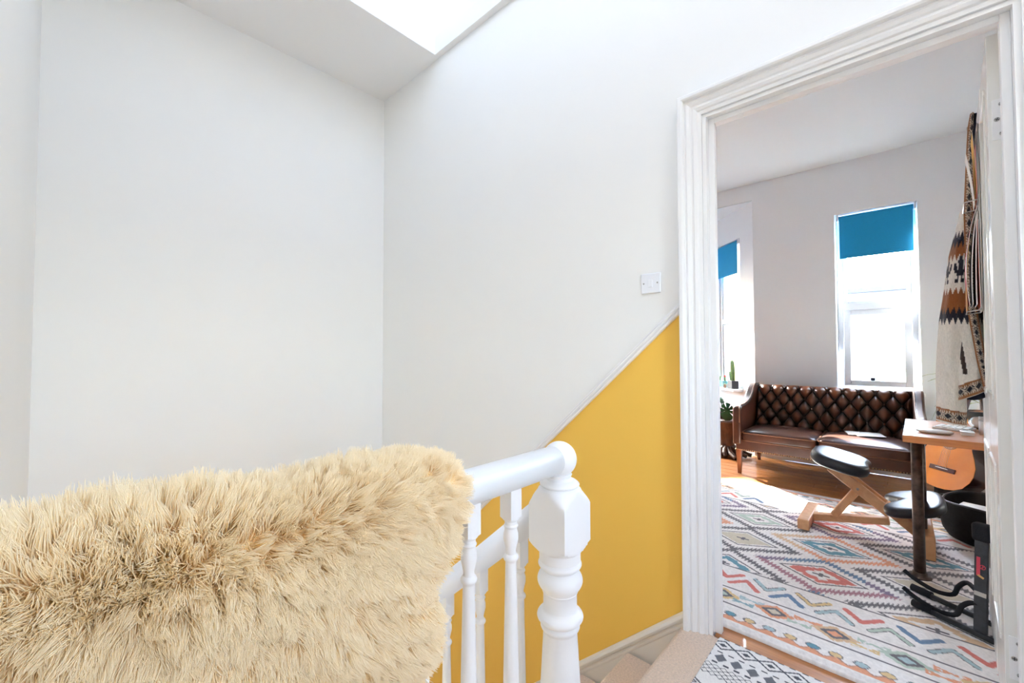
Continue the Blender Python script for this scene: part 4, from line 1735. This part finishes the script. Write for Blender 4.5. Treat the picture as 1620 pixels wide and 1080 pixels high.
m.lathe([(0.0085, 0), (0.0085, 0.0008), (0.0062, 0.0008), (0.0062, 0)], c, 20, fn, caps=False)
m.obox(c + fn * 0.0004, (d_ + s_).normalized(), (d_ - s_).normalized(), fn, 0.006, 0.0009, 0.0004)
m.obox(c + fn * 0.0004, d_, s_, fn, 0.006, 0.0009, 0.0004)
m.build('round_emblem', M_REDLABEL, post)
m = MB()
m.obox(pa + d_ * ((pb - pa).length * 0.595) + s_ * 0.001 + fn * 0.0077, (d_ + s_ * 0.5).normalized(), (s_ - d_ * 0.5).normalized(), fn, 0.0035, 0.009, 0.0005)
m.build('gold_label', mat('gold_label', lin(206, 160, 96), 0.4), post)


def smooth_path(pts, k=5):
    """Catmull-Rom through the points"""
    P = [Vector(p) for p in pts]
    P = [P[0] * 2 - P[1]] + P + [P[-1] * 2 - P[-2]]
    out = []
    for i in range(1, len(P) - 2):
        for j in range(k):
            t = j / k
            a, b_, c, d = P[i - 1], P[i], P[i + 1], P[i + 2]
            out.append(0.5 * ((2 * b_) + (c - a) * t + (2 * a - 5 * b_ + 4 * c - d) * t * t + (3 * b_ - a - 3 * c + d) * t ** 3))
    out.append(P[-2])
    return out


for X0, zo, yo in ((2.405, 0.0, 0.0), (2.565, 0.012, -0.004)):
    pts = [(X0 + 0.03, 0.004 + yo, 0.078 + zo), (X0 + 0.015, -0.030 + yo, 0.058 + zo), (X0 + 0.002, -0.068 + yo, 0.044 + zo), (X0 - 0.005, -0.105 + yo, 0.036 + zo), (X0 - 0.02, -0.145 + yo, 0.050 + zo),
           (X0 - 0.03, -0.160 + yo, 0.092 + zo), (X0 - 0.035, -0.185 + yo, 0.118 + zo), (X0 - 0.045 if X0 < 2.5 else 2.45, -0.212, 0.120 + zo)]
    m = MB()
    m.tube(smooth_path(pts), 0.0085, 12)
    m.build('foam_arm', M_FOAM, gs)

# ------------------------------------------------------------------ guitars, case and basket behind the desk
def guitar(label, origin, az, lean_, wood_top, wood_body, scale=1.0):
    """origin = bridge point on the soundboard; az = direction the face looks; leans back by lean_"""
    nf = Vector((math.cos(az), math.sin(az), 0))
    ax = Vector((0, 0, 1)) * math.cos(lean_) - nf * math.sin(lean_)
    nr = Vector((0, 0, 1)) * math.sin(lean_) + nf * math.cos(lean_)
    wd = ax.cross(nr).normalized()
    O = Vector(origin)
    g = thing('guitar', label, 'guitar', tuple(O - ax * 0.12 * scale), 'guitars behind the desk')
    prof = [(-0.125, 0.0), (-0.122, 0.05), (-0.11, 0.10), (-0.085, 0.145), (-0.04, 0.176), (0.0, 0.186), (0.05, 0.183), (0.10, 0.163), (0.15, 0.136), (0.19, 0.121), (0.23, 0.119), (0.27, 0.129),
            (0.31, 0.140), (0.335, 0.138), (0.355, 0.120), (0.365, 0.08), (0.367, 0.0)]
    outl = [(a, w) for a, w in prof] + [(a, -w) for a, w in prof[-2:0:-1]]
    P = lambda a, w, h=0.0: O + ax * (a * scale) + wd * (w * scale) + nr * (h * scale)
    m = MB()
    m.prism([P(a, w, -0.095) for a, w in outl], nr * 0.093 * scale)
    auto_smooth(m.build('body', wood_body, g), 35)
    m = MB()
    m.prism([P(a, w * 0.995, -0.002) for a, w in outl], nr * 0.003 * scale)
    auto_smooth(m.build('soundboard', wood_top, g), 35)
    m = MB()
    m.lathe([(0.0435 * scale, 0.0012), (0.0435 * scale, 0.0018), (0.060 * scale, 0.0018), (0.060 * scale, 0.0012)], P(0.190, 0), 40, nr, caps=False)
    m.build('rosette', mat('tan_rosette', lin(170, 120, 74), 0.4, noise=(120, 0.4)), g)
    m = MB()
    m.lathe([(0.0, 0.0020), (0.0435 * scale, 0.0020)], P(0.190, 0), 40, nr, caps=False)
    m.build('sound_hole', M_DARKSLOT, g)
    m = MB()
    m.obox(P(0, 0, 0.005), wd, ax, nr, 0.082 * scale, 0.014 * scale, 0.004 * scale)
    br = m.build('bridge', M_ROSEWOOD, g, bevel=0.002)
    m = MB()
    m.obox(P(0.003, 0, 0.0105), wd, ax, nr, 0.040 * scale, 0.0022 * scale, 0.0025 * scale)
    m.build('saddle', M_PAPER, br)
    m = MB()
    m.obox(P(0.46, 0, 0.006), ax, wd, nr, 0.225 * scale, 0.027 * scale, 0.004 * scale)
    fb = m.build('fretboard', M_ROSEWOOD, g)
    m = MB()
    m.obox(P(0.52, 0, -0.008), ax, wd, nr, 0.160 * scale, 0.026 * scale, 0.010 * scale)
    m.build('neck', wood_body, g, bevel=0.006)
    m = MB()
    m.obox(P(0.765, 0, -0.012), (ax - nr * 0.2).normalized(), wd, (nr + ax * 0.2).normalized(), 0.085 * scale, 0.036 * scale, 0.010 * scale)
    m.build('headstock', wood_body, g, bevel=0.003)
    for k in range(6):
        w = -0.026 + 0.0104 * k
        m = MB()
        m.tube([P(0.003, w, 0.012), P(0.69, w * 0.75, 0.0125)], 0.0006, 5)
        m.build('string', M_SCREW, g)
    return g


AZ = math.radians(130)
guitar('amber classical guitar with a round sound hole under the desk', (3.855, -0.195, 0.322), AZ, math.radians(18), M_GUITAR, M_GUITARDARK)
guitar('dark red guitar standing behind the amber guitar', (3.87, -0.575, 0.322), math.radians(150), math.radians(16), M_GUITARDARK, M_GUITARDARK)
gc = thing('equipment_case', 'low black equipment case on the floor under the guitars', 'case', (3.98, -0.5, 0))
m = MB()
m.box(3.83, 4.05, -0.80, -0.16, 0.001, 0.171)
m.build('shell', M_BLACKFAB, gc, bevel=0.012)
m = MB()
m.box(3.827, 4.053, -0.803, -0.157, 0.118, 0.126)
m.build('seam_band', M_BLACKMETAL, gc, bevel=0.002)
bk = thing('storage_basket', 'round black fabric basket on the rug below the guitars', 'basket', (3.52, -0.40, 0.014))
rings = []
for h, r in [(0.0, 0.0), (0.0, 0.17), (0.01, 0.205), (0.05, 0.228), (0.11, 0.238), (0.17, 0.232), (0.205, 0.226), (0.212, 0.221), (0.205, 0.216), (0.10, 0.222), (0.02, 0.20), (0.02, 0.0)]:
    rings.append([(3.52 + r * (1 + 0.02 * math.sin(5 * t + h * 9)) * math.cos(t), -0.40 + r * (1 + 0.02 * math.sin(4 * t + 1)) * math.sin(t), 0.014 + h + (0.008 * math.sin(3 * t) if h > 0.16 else 0)) for t in [2 * math.pi * k / 40 for k in range(40)]])
m = MB()
m.loft(rings, caps=False)
m.build('body', M_BLACKFAB, bk)
m = MB()
m.tube([(3.52 + 0.225 * math.cos(t), -0.40 + 0.225 * math.sin(t), 0.225 + 0.008 * math.sin(3 * t)) for t in [2 * math.pi * k / 48 for k in range(49)]], 0.0055, 8, caps=False)
m.build('rim', M_BLACKMETAL, bk)
m = MB()
m.obox((3.50, -0.36, 0.195), (0.3, 0.95, 0), (0.95, -0.3, 0), (0, 0, 1), 0.12, 0.05, 0.006)
tag(m.build('notebook', M_PAPER, bevel=0.001), 'white notebook lying in the black fabric basket', 'notebook')
m = MB()
m.box(3.40, 3.62, -0.50, -0.26, 0.036, 0.188)
tag(m.build('folded_cloth', M_BLACKFAB, bevel=0.03, bseg=4), 'folded black cloth filling the round basket', 'cloth')

# ------------------------------------------------------------------ cardigan hanging on the door
def knit_color(Sx, Z):
    """Sx: 0..1 around (0.5 faces the hall), Z height"""
    CR, BR, NV, LB = L3(248, 242, 230), L3(160, 98, 54), L3(40, 40, 52), L3(196, 150, 108)
    C = np.ones(Z.shape + (3,)) * CR
    tooth = np.abs(np.mod(Sx * 16, 1) - 0.5) * 2
    steps = np.floor(tooth * 4) / 4
    zz = Z + 0.030 * steps
    paint(C, (zz > 1.505) & (zz < 1.545), NV)
    paint(C, (zz > 1.455) & (zz < 1.505), BR)
    paint(C, (zz > 1.250) & (zz < 1.325), BR)
    paint(C, (zz > 1.205) & (zz < 1.250), NV)
    # bird-like motif between the bands: stepped wings and body
    su = np.floor(np.mod(Sx * 5.0, 1) * 14)
    sv = np.floor((Z - 1.345) / 0.0125)
    motif = [".....###......", "....#####.....", ".##..####..##.", ".###.####.###.", "..##########..", "....######....", ".....#..#.....", "...###..###..."]
    for r_, row in enumerate(motif[::-1]):
        for c_, ch in enumerate(row):
            if ch == '#':
                paint(C, (su == c_) & (sv == r_), NV)
    C *= (0.88 + 0.2 * noise2(Sx * 260, Z * 170, 61))[..., None]
    return C


def band_color(t, w):
    """ribbed border: t along, w across 0..1"""
    CR, BR, NV = L3(222, 206, 184), L3(168, 112, 70), L3(42, 40, 48)
    C = np.ones(t.shape + (3,)) * CR
    paint(C, (w < 0.14) | (w > 0.86), BR)
    tick = np.mod(t * 95, 1) < 0.5
    paint(C, ((w > 0.14) & (w < 0.28) | (w > 0.72) & (w < 0.86)) & tick, BR * 0.7)
    dd = np.abs(np.mod(t * 22, 1) - 0.5) * 2 + np.abs(w - 0.5) * 3.2
    paint(C, dd < 0.75, NV)
    paint(C, (dd > 1.0) & (dd < 1.25) & (w > 0.28) & (w < 0.72), NV)
    C *= (0.80 + 0.4 * noise2(t * 400, w * 30, 62))[..., None]
    return C


M_KNIT = mat('thick_wool_knit', (0.8, 0.8, 0.8), 0.95, spec=0.1, attr='col', bump=(330, 0.9, 0.006), sheen=0.3)
M_NAVY = mat('dark_navy_lining', lin(40, 42, 54), 0.9, spec=0.1, noise=(60, 0.25))
cg = thing('knitted_cardigan', 'cream knitted cardigan with brown and navy zigzag bands hanging on the door', 'cardigan', (2.42, -0.23, 2.0))
NA, NZ = 140, 220


def knit_tube(name, zs, cyf, hyf, cxf, hxf, fold_amp, zfun=None, seed=0):
    A, Zg = np.meshgrid(np.linspace(0, 1, NA), zs)
    th = A * 2 * math.pi + math.pi * 0.0
    cy_, hy_, cx_, hx_ = (np.interp(-Zg, -np.array(f[0]), np.array(f[1])) for f in (cyf, hyf, cxf, hxf))
    fold = 1 + fold_amp * np.sin(th * 5 + Zg * 6 + seed) * np.clip((1.7 - Zg) / 0.4, 0.2, 1) + 0.5 * fold_amp * np.sin(th * 9 - Zg * 11)
    X_ = cx_ + hx_ * np.cos(th) * fold
    Y_ = cy_ + hy_ * np.sin(th) * fold
    Z_ = Zg.copy()
    if zfun is not None:
        Z_ = zfun(Z_, X_, Y_)
    return A, X_, Y_, Z_


# sleeve hanging lowest, next to the window side
zs = np.linspace(1.62, 0.785, NZ)
f_cy = ([1.62, 1.45, 1.2, 0.95, 0.785], [-0.205, -0.187, -0.165, -0.152, -0.148])
f_hy = ([1.62, 1.45, 1.2, 0.95, 0.785], [0.016, 0.032, 0.040, 0.043, 0.040])
f_cx = ([1.62, 0.785], [2.40, 2.40])
f_hx = ([1.62, 1.45, 1.2, 0.9, 0.785], [0.04, 0.055, 0.060, 0.055, 0.045])
A, X_, Y_, Z_ = knit_tube('sleeve', zs, f_cy, f_hy, f_cx, f_hx, 0.05, lambda z, x, y: z + 0.008 - 0.008 * np.clip((0.86 - z) / 0.07, 0, 1) * (-(y + 0.148)) / 0.04)
C = knit_color(A, Z_)
w = (Z_ - (Z_[-1] + 0.004)[None, :]) / 0.052
bc = band_color(A * 0.35, w)
inb = (w >= 0) & (w <= 1)
C[inb] = bc[inb]
sl = color_grid('sleeve', X_, Y_, Z_, C, M_KNIT, cg)
# body with a slanting hem
zs = np.linspace(1.64, 0.905, NZ)
f_cy = ([1.64, 1.45, 1.2, 0.905], [-0.222, -0.205, -0.197, -0.198])
f_hy = ([1.64, 1.45, 1.2, 1.0, 0.905], [0.012, 0.034, 0.045, 0.052, 0.050])
f_cx = ([1.64, 0.9], [2.43, 2.43])
f_hx = ([1.64, 1.4, 0.9], [0.05, 0.085, 0.095])
A, X_, Y_, Z_ = knit_tube('body', zs, f_cy, f_hy, f_cx, f_hx, 0.035, lambda z, x, y: z + 0.55 * (-(y + 0.198)) * np.clip((1.15 - z) / 0.22, 0, 1), 2)
C = knit_color(A + 0.07, Z_ - 0.0)
w = (Z_ - (Z_[-1] + 0.003)[None, :]) / 0.055
inb = (w >= 0) & (w <= 1)
bc = band_color(A * 0.6, w)
C[inb] = bc[inb]
# pocket slit
sl_ = (np.abs(Y_ + 0.178 + (Z_ - 1.07) * -0.10) < 0.006) & (Z_ > 0.99) & (Z_ < 1.16) & (X_ < 2.43)
C[sl_] = L3(70, 54, 48)
color_grid('body', X_, Y_, Z_, C, M_KNIT, cg)
# front band running down the door side, from the collar to the hem
tt = np.linspace(0, 1, 260)
ww = np.linspace(0, 1, 16)
Wg, Tg = np.meshgrid(ww, tt)
zc = np.interp(Tg, [0, 0.12, 0.32, 0.60, 0.80, 1.0], [2.02, 1.88, 1.62, 1.25, 1.05, 0.93])
yc = np.interp(Tg, [0, 0.12, 0.32, 0.60, 0.80, 1.0], [-0.232, -0.222, -0.206, -0.206, -0.226, -0.243])
xc = np.interp(Tg, [0, 0.3, 1.0], [2.42, 2.335, 2.325])
wid = np.interp(Tg, [0, 0.05, 0.4, 1.0], [0.012, 0.022, 0.026, 0.024])
Xb = xc + 0.010 * np.cos(Wg * math.pi * 2) * 0.6
Yb = yc - wid * (Wg - 0.5)
color_grid('front_band', Xb, Yb, zc, band_color(Tg * 1.2, Wg), M_KNIT, cg)
m = MB()
m.tube(smooth_path([(2.42, -0.240, 2.012), (2.40, -0.236, 1.93), (2.385, -0.226, 1.78), (2.385, -0.224, 1.62), (2.40, -0.23, 1.45), (2.41, -0.236, 1.2)]), [0.006] * 5 + [0.013] * 16 + [0.010] * 5, 12)
m.build('lining', M_NAVY, cg)
m = MB()
m.tube(smooth_path([(2.39, -0.20, 1.0), (2.38, -0.205, 0.94), (2.39, -0.215, 0.90)]), 0.026, 14)
m.build('inner_sleeve', M_NAVY, cg)
hk = thing('coat_hook', 'small steel coat hook on the open door', 'hook', (2.44, -0.246, 2.0))
m = MB()
m.tube(smooth_path([(2.44, -0.2395, 1.965), (2.436, -0.228, 1.955), (2.434, -0.220, 1.960), (2.433, -0.219, 1.972)]), 0.003, 10)
m.build('prong', M_CHROME, hk)
m = MB()
m.obox((2.442, -0.2400, 1.955), (1, -0.063, 0), (0.063, 1, 0), (0, 0, 1), 0.012, 0.0015, 0.025)
m.build('back_plate', M_CHROME, hk)

# wire file rack on the door with papers and magazines
LA = math.radians(-3.6)
lx, ly = Vector((math.cos(LA), math.sin(LA), 0)), Vector((-math.sin(LA), math.cos(LA), 0))
L0 = Vector((RX + 0.004, -0.2, 0))
LP = lambda a, o, z: L0 + lx * a + ly * o + Vector((0, 0, z))
fr_ = thing('file_rack', 'flat wire file rack hung on the open door', 'rack', tuple(LP(0.45, 0.01, 1.5)))
m = MB()
for a in (0.33, 0.41, 0.49):
    m2 = MB()
    m2.tube([LP(a, 0.0075, 1.86), LP(a, 0.0075, 1.22)], 0.0022, 8)
    m2.build('upright', M_CHROME, fr_)
for z in (1.86, 1.62, 1.50, 1.22):
    m2 = MB()
    m2.tube([LP(0.33, 0.0075, z), LP(0.49, 0.0075, z)], 0.0022, 8)
    m2.build('crossbar', M_CHROME, fr_)
for z in (1.60, 1.22):
    m2 = MB()
    m2.tube([LP(0.33, 0.0075, z), LP(0.331, 0.043, z - 0.005), LP(0.489, 0.043, z - 0.005), LP(0.49, 0.0075, z)], 0.0022, 8)
    m2.build('pocket_wire', M_CHROME, fr_)


def sheet(label, cat, name, mt, a0, a1, o0, o1, o2, z0, z1, t=0.0018, cover=None):
    """upright curved sheet: stands out o0 at the bottom, o1 at mid height, o2 at the top"""
    th_ = thing(name, label, cat, tuple(LP((a0 + a1) / 2, o0, z0)), 'papers in the door rack')
    n_ = 14
    for nm, off, mt2 in (('pages', 0.0, mt), ('cover', t, cover)):
        if mt2 is None:
            continue
        mm = MB()
        rings = []
        for i in range(n_ + 1):
            q_ = i / n_
            o_ = o0 * (1 - q_) ** 2 + 2 * (2 * o1 - (o0 + o2) / 2) * q_ * (1 - q_) + o2 * q_ * q_ + off
            z = z0 + (z1 - z0) * q_
            tt_ = t if nm == 'pages' else 0.0006
            rings.append([LP(a0, o_, z), LP(a1, o_, z), LP(a1, o_ + tt_, z), LP(a0, o_ + tt_, z)])
        mm.loft(rings, smooth=False)
        mm.build(nm, mt2, th_)


M_RED = mat('red_cover', lin(186, 30, 44), 0.4)
M_YELC = mat('yellow_cover', lin(232, 180, 50), 0.5)
M_KRAFT = mat('tan_envelope', lin(206, 150, 92), 0.6)
M_PINK = mat('pink_printed_cover', lin(226, 120, 100), 0.5, noise=(30, 0.25))
M_GREYC = mat('grey_cover', lin(120, 120, 126), 0.5)
sheet('yellow leaflet in the upper pocket of the door rack', 'leaflet', 'leaflet', M_PAPER, 0.40, 0.52, 0.010, 0.012, 0.017, 1.62, 1.86, 0.0012, M_YELC)
sheet('white card with an orange print leaning out of the upper pocket', 'card', 'greeting_card', M_PAPER, 0.40, 0.50, 0.016, 0.022, 0.034, 1.60, 1.79, 0.0012, None)
sheet('pink leaflet close to the door in the upper pocket', 'leaflet', 'leaflet', M_PAPER, 0.36, 0.50, 0.0105, 0.0105, 0.0115, 1.61, 1.80, 0.0010, M_PINK)
sheet('red covered magazine arching out of the lower pocket', 'magazine', 'magazine', M_PAPER, 0.34, 0.50, 0.036, 0.040, 0.013, 1.24, 1.58, 0.0016, M_RED)
sheet('tan envelope in front of the red magazine in the door rack', 'envelope', 'envelope', M_KRAFT, 0.34, 0.49, 0.042, 0.041, 0.032, 1.22, 1.47, 0.0012, None)
sheet('grey covered magazine in the lower pocket of the door rack', 'magazine', 'magazine', M_PAPER, 0.34, 0.50, 0.028, 0.027, 0.013, 1.24, 1.56, 0.0024, M_GREYC)
sheet('white brochure behind the grey magazine in the door rack', 'brochure', 'brochure', M_PAPER, 0.34, 0.50, 0.019, 0.018, 0.0125, 1.24, 1.55, 0.0030, M_BLACKFAB)
sheet('pink printed brochure lowest in the door rack', 'brochure', 'brochure', M_PAPER, 0.33, 0.49, 0.011, 0.012, 0.0112, 1.23, 1.53, 0.0016, M_PINK)

# ------------------------------------------------------------------ plants
M_LEAF = mat('dark_green_leaf', lin(34, 84, 44), 0.35, noise=(25, 0.3))
M_PALM = mat('olive_green_leaf', lin(128, 140, 66), 0.5, noise=(25, 0.3))
M_CACT = mat('cactus_green', lin(98, 126, 66), 0.6, noise=(40, 0.25))
M_SOIL = mat('dark_soil', lin(52, 40, 32), 0.95)


def pot(parent, c, r, h, mt, name='pot', seg=24, square=False):
    m = MB()
    prof = [(0.0, 0), (r * 0.80, 0), (r * 0.84, 0.003), (r * 0.96, h * 0.85), (r, h * 0.86), (r, h), (r * 0.90, h), (r * 0.88, h * 0.86), (0, h * 0.86)]
    if square:
        prof = [(a * 1.3, b_) for a, b_ in prof]
    m.lathe(prof, c, 4 if square else seg, caps=False, smooth=not square)
    return m.build(name, mt, parent)


def sill_pt(s, o):
    o = o - 0.085
    return Vector((RW + (CH[0] + s) * q + o * q, 1.10 + (CH[0] + s) * q - o * q, 0.6642))


# tall cactus in a black pot
c = sill_pt(0.10, 0.045)
ct = thing('potted_cactus', 'tall green column cactus in a dark square pot on the bay window sill', 'cactus', tuple(c), 'cacti on the bay window sill')
m = MB()
m.obox(c + Vector((0, 0, 0.045)), (q, q, 0), (q, -q, 0), (0, 0, 1), 0.042, 0.040, 0.045)
m.build('pot', mat('charcoal_pot', lin(58, 58, 64), 0.5), ct, bevel=0.004)


def column(c, h, r, parent, lean_=(0, 0), ribs=8):
    rings = []
    for i in range(16):
        t = i / 15
        rr = r * (0.85 + 0.25 * math.sin(math.pi * min(t * 1.1, 1) * 0.9)) * (math.sqrt(max(1 - ((t - 0.85) / 0.15) ** 2, 0.02)) if t > 0.85 else 1)
        rings.append([(c[0] + lean_[0] * t + rr * (1 + 0.16 * math.cos(ribs * a)) * math.cos(a), c[1] + lean_[1] * t + rr * (1 + 0.16 * math.cos(ribs * a)) * math.sin(a), c[2] + h * t) for a in [2 * math.pi * k / 32 for k in range(32)]])
    m = MB()
    m.loft(rings)
    return m.build('stem', M_CACT, parent)


column(c + Vector((0, 0, 0.085)), 0.235, 0.018, ct, (0.012, 0.012))
column(c + Vector((0.022, 0.028, 0.085)), 0.11, 0.010, ct, (0.012, 0.014))
for lab, s_p, o_p, r, h, mt, kind in (
        ('small cactus with a red tip in a teal pot on the bay window sill', 0.275, 0.05, 0.030, 0.075, mat('teal_pot', lin(84, 136, 136), 0.4), 'red'),
        ('leafy seedling in a pale glass pot at the far end of the bay window sill', 0.385, 0.05, 0.032, 0.080, mat('pale_green_pot', lin(150, 186, 172), 0.3), 'leafy'),
        ('tiny succulent in a terracotta pot between the cacti on the sill', 0.215, 0.015, 0.018, 0.040, mat('terracotta_pot', lin(150, 116, 92), 0.7), 'ball'),
        ('small round cactus in a grey clay pot beside the dark square pot', 0.160, 0.03, 0.022, 0.050, mat('grey_clay_pot', lin(140, 140, 132), 0.7), 'ball')):
    c = sill_pt(s_p, o_p)
    p_ = thing('potted_cactus', lab, 'cactus', tuple(c), 'cacti on the bay window sill')
    pot(p_, c, r, h, mt)
    if kind == 'red':
        column(c + Vector((0, 0, h * 0.85)), 0.06, 0.008, p_)
        m = MB()
        m.ellipsoid(c + Vector((0, 0, h * 0.85 + 0.066)), 0.013, 0.013, 0.014, 14, 8)
        m.build('red_head', mat('red_cactus_head', lin(190, 74, 60), 0.6), p_)
    elif kind == 'ball':
        m = MB()
        m.ellipsoid(c + Vector((0, 0, h * 0.98)), r * 0.7, r * 0.7, r * 0.7, 16, 8)
        m.build('stem', M_CACT, p_)
    else:
        column(c + Vector((0, 0, h * 0.85)), 0.055, 0.006, p_)
        for k in range(6):
            a = k * 1.05
            m = MB()
            d = Vector((math.cos(a), math.sin(a), 0.5))
            b_ = c + Vector((0, 0, h * 0.85 + 0.03 + 0.004 * k))
            m.loft([[b_ + d * (0.036 * t) + Vector((-math.sin(a), math.cos(a), 0)) * (w_ * s2) + Vector((0, 0, 0.001 * s3)) for s2, s3 in ((-1, 0), (0, 1), (1, 0), (0, -1))] for t, w_ in ((0, .001), (.4, .008), (.75, .007), (1, .0008))])
            m.build('leaf', M_CACT, p_)

# carved dark stool with root-like feet, and the split-leaf plant on it
stl = thing('plant_stool', 'dark wooden waisted stool with root-like feet beside the sofa', 'stool', (4.72, 1.33, 0))
m = MB()
m.lathe([(0.0, 0.375), (0.15, 0.375), (0.158, 0.368), (0.155, 0.352), (0.135, 0.32), (0.09, 0.22), (0.068, 0.15), (0.075, 0.09), (0.11, 0.05), (0.12, 0.03), (0.0, 0.02)], (4.72, 1.33, 0), 28, caps=False)
m.build('body', M_DARKWOOD, stl)
for k in range(16):
    a = 2 * math.pi * k / 16 + 0.1
    L_ = 0.19 + 0.05 * math.sin(k * 2.3)
    if math.cos(a) > 0.2:
        L_ *= 0.55
    m = MB()
    m.tube(smooth_path([(4.72 + 0.06 * math.cos(a), 1.33 + 0.06 * math.sin(a), 0.085), (4.72 + 0.13 * math.cos(a), 1.33 + 0.13 * math.sin(a), 0.05), (4.72 + L_ * math.cos(a + .1), 1.33 + L_ * math.sin(a + .1), 0.022)]), [0.03] * 4 + [0.026] * 4 + [0.020] * 3, 10)
    m.build('root_foot', M_DARKWOOD, stl)
mp_ = thing('monstera_plant', 'split-leaf plant with dark green leaves on the wooden stool', 'plant', (4.72, 1.33, 0.376))
pot(mp_, (4.74, 1.37, 0.376), 0.052, 0.065, mat('brown_pot', lin(70, 52, 44), 0.6))


def monstera(base, tip_c, size, az, tilt_):
    """heart-shaped leaf with slits: outline fan"""
    n_ = 60
    c = Vector(tip_c)
    nrm_ = Vector((math.cos(az) * math.cos(tilt_), math.sin(az) * math.cos(tilt_), math.sin(tilt_)))
    up = (Vector((0, 0, -1)) + nrm_ * nrm_.z).normalized()
    rt = up.cross(nrm_)
    pts = []
    for k in range(n_):
        t = 2 * math.pi * k / n_
        r = size * (0.62 + 0.38 * math.cos(t) ** 2 * (1 if math.cos(t) > 0 else 0.45))
        slit = (k % 8 == 4) and 6 < k < 54
        if slit:
            r *= 0.35
        pts.append(c + up * (r * math.cos(t)) + rt * (r * 0.95 * math.sin(t)) + nrm_ * (-0.15 * r * r / size))
    m = MB()
    vs = [c + nrm_ * 0.004] + pts
    m.add(vs, [(0, 1 + k, 1 + (k + 1) % n_) for k in range(n_)], False)
    m.add([v + nrm_ * -0.0015 for v in vs], [(0, 1 + (k + 1) % n_, 1 + k) for k in range(n_)], False)
    m.build('leaf', M_LEAF, mp_, fix=False)
    m = MB()
    b_ = Vector(base)
    att = c - up * size * 0.30
    m.tube(smooth_path([b_, b_ * 0.5 + att * 0.5 + Vector((0, 0, 0.03)), att]), 0.004, 8)
    m.build('stalk', M_LEAF, mp_)


pb_ = (4.74, 1.37, 0.43)
monstera(pb_, (4.64, 1.30, 0.475), 0.105, math.radians(205), 0.35)
monstera(pb_, (4.70, 1.46, 0.52), 0.095, math.radians(170), 0.5)
monstera(pb_, (4.76, 1.40, 0.58), 0.060, math.radians(240), 0.8)

# thin-leaved palm between the sofa and the desk
pl = thing('palm_plant', 'spindly plant with thin arching olive leaves behind the cardigan', 'plant', (4.50, -0.46, 0))
pot(pl, (4.50, -0.46, 0.0), 0.13, 0.24, mat('white_glazed_pot', lin(214, 218, 222), 0.3))
m = MB()
m.tube([(4.50, -0.46, 0.2), (4.49, -0.44, 0.5), (4.50, -0.43, 0.80)], [0.018, 0.014, 0.010], 12)
m.build('stem', M_DARKWOOD, pl)
rr_ = random.Random(3)
for k in range(26):
    a = 2 * math.pi * k / 26 + rr_.uniform(-.15, .15)
    el = rr_.uniform(0.1, 1.25)
    L_ = rr_.uniform(0.26, 0.40)
    b_ = Vector((4.50, -0.43, 0.68 + 0.13 * rr_.random()))
    rings = []
    wd_ = Vector((-math.sin(a), math.cos(a), 0))
    for i in range(9):
        t = i / 8
        e2 = el - 1.5 * t
        if i == 0:
            p = b_.copy()
        else:
            p = p + Vector((math.cos(a) * math.cos(e2), math.sin(a) * math.cos(e2), math.sin(e2))) * (L_ / 8)
        w_ = 0.0075 * math.sin(math.pi * min(0.15 + t * 0.85, 0.999)) + 0.0004
        rings.append([p - wd_ * w_, p + Vector((0, 0, 0.0012)), p + wd_ * w_, p - Vector((0, 0, 0.0012))])
    m = MB()
    m.loft(rings)
    m.build('leaf', M_PALM, pl)

# ------------------------------------------------------------------ outdoors
m = MB()
m.box(-40, 60, -40, 40, -3.4, -3.2)
struct(m.build('ground', mat('grey_asphalt', lin(104, 104, 106), 0.9, noise=(3, 0.1))), 'grey asphalt outside the windows')


def building(name, label, x0, x1, y0, y1, top, mt, caps_, wins):
    bld = thing(name, label, 'building', ((x0 + x1) / 2, (y0 + y1) / 2, -3.2))
    m = MB()
    m.box(x0, x1, y0, y1, -3.2, top)
    m.build('wall', mt, bld)
    m = MB()
    m.box(x0 - 0.06, x1 + 0.06, y0 - 0.06, y1 + 0.06, top, top + 0.09)
    m.build('parapet_cap', caps_, bld)
    for (ya, yb, za, zb) in wins:
        m = MB()
        for (p, r_, s_2, t_) in ((ya, yb, za, za + .07), (ya, yb, zb - .07, zb), (ya, ya + .07, za, zb), (yb - .07, yb, za, zb)):
            m.box(x0 - 0.035, x0 + 0.01, p, r_, s_2, t_)
        f_ = m.build('window_frame', M_UPVC, bld)
        m = MB()
        m.box(x0 - 0.012, x0 + 0.01, ya + .07, yb - .07, za + .07, zb - .07)
        m.build('pane', mat('far_window_glass', lin(120, 132, 146), 0.1), f_)


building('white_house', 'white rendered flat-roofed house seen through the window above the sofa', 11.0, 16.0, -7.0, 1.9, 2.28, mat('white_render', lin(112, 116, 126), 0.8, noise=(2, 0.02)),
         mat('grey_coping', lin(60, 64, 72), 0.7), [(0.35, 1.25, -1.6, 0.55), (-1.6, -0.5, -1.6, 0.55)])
building('beige_house', 'beige rendered house seen through the bay window', 10.0, 15.0, 2.3, 6.0, 4.6, mat('beige_render', lin(140, 112, 76), 0.85, noise=(2, 0.04)),
         mat('cream_coping', lin(220, 208, 190), 0.7), [(3.2, 4.2, -0.4, 1.2)])

building('added_shade_house', 'unseen tall brick coloured house added to block low sun at the bay', 10.6, 16.0, 8.2, 18.0, 7.15, mat('pale_brick_render', lin(186, 160, 138), 0.9, noise=(4, 0.1)),  # out of view, added so the low sun misses the lower bay panes
         mat('cream_coping', lin(220, 208, 190), 0.7), [(9.5, 10.6, 1.0, 2.8), (12.5, 13.6, 1.0, 2.8)])
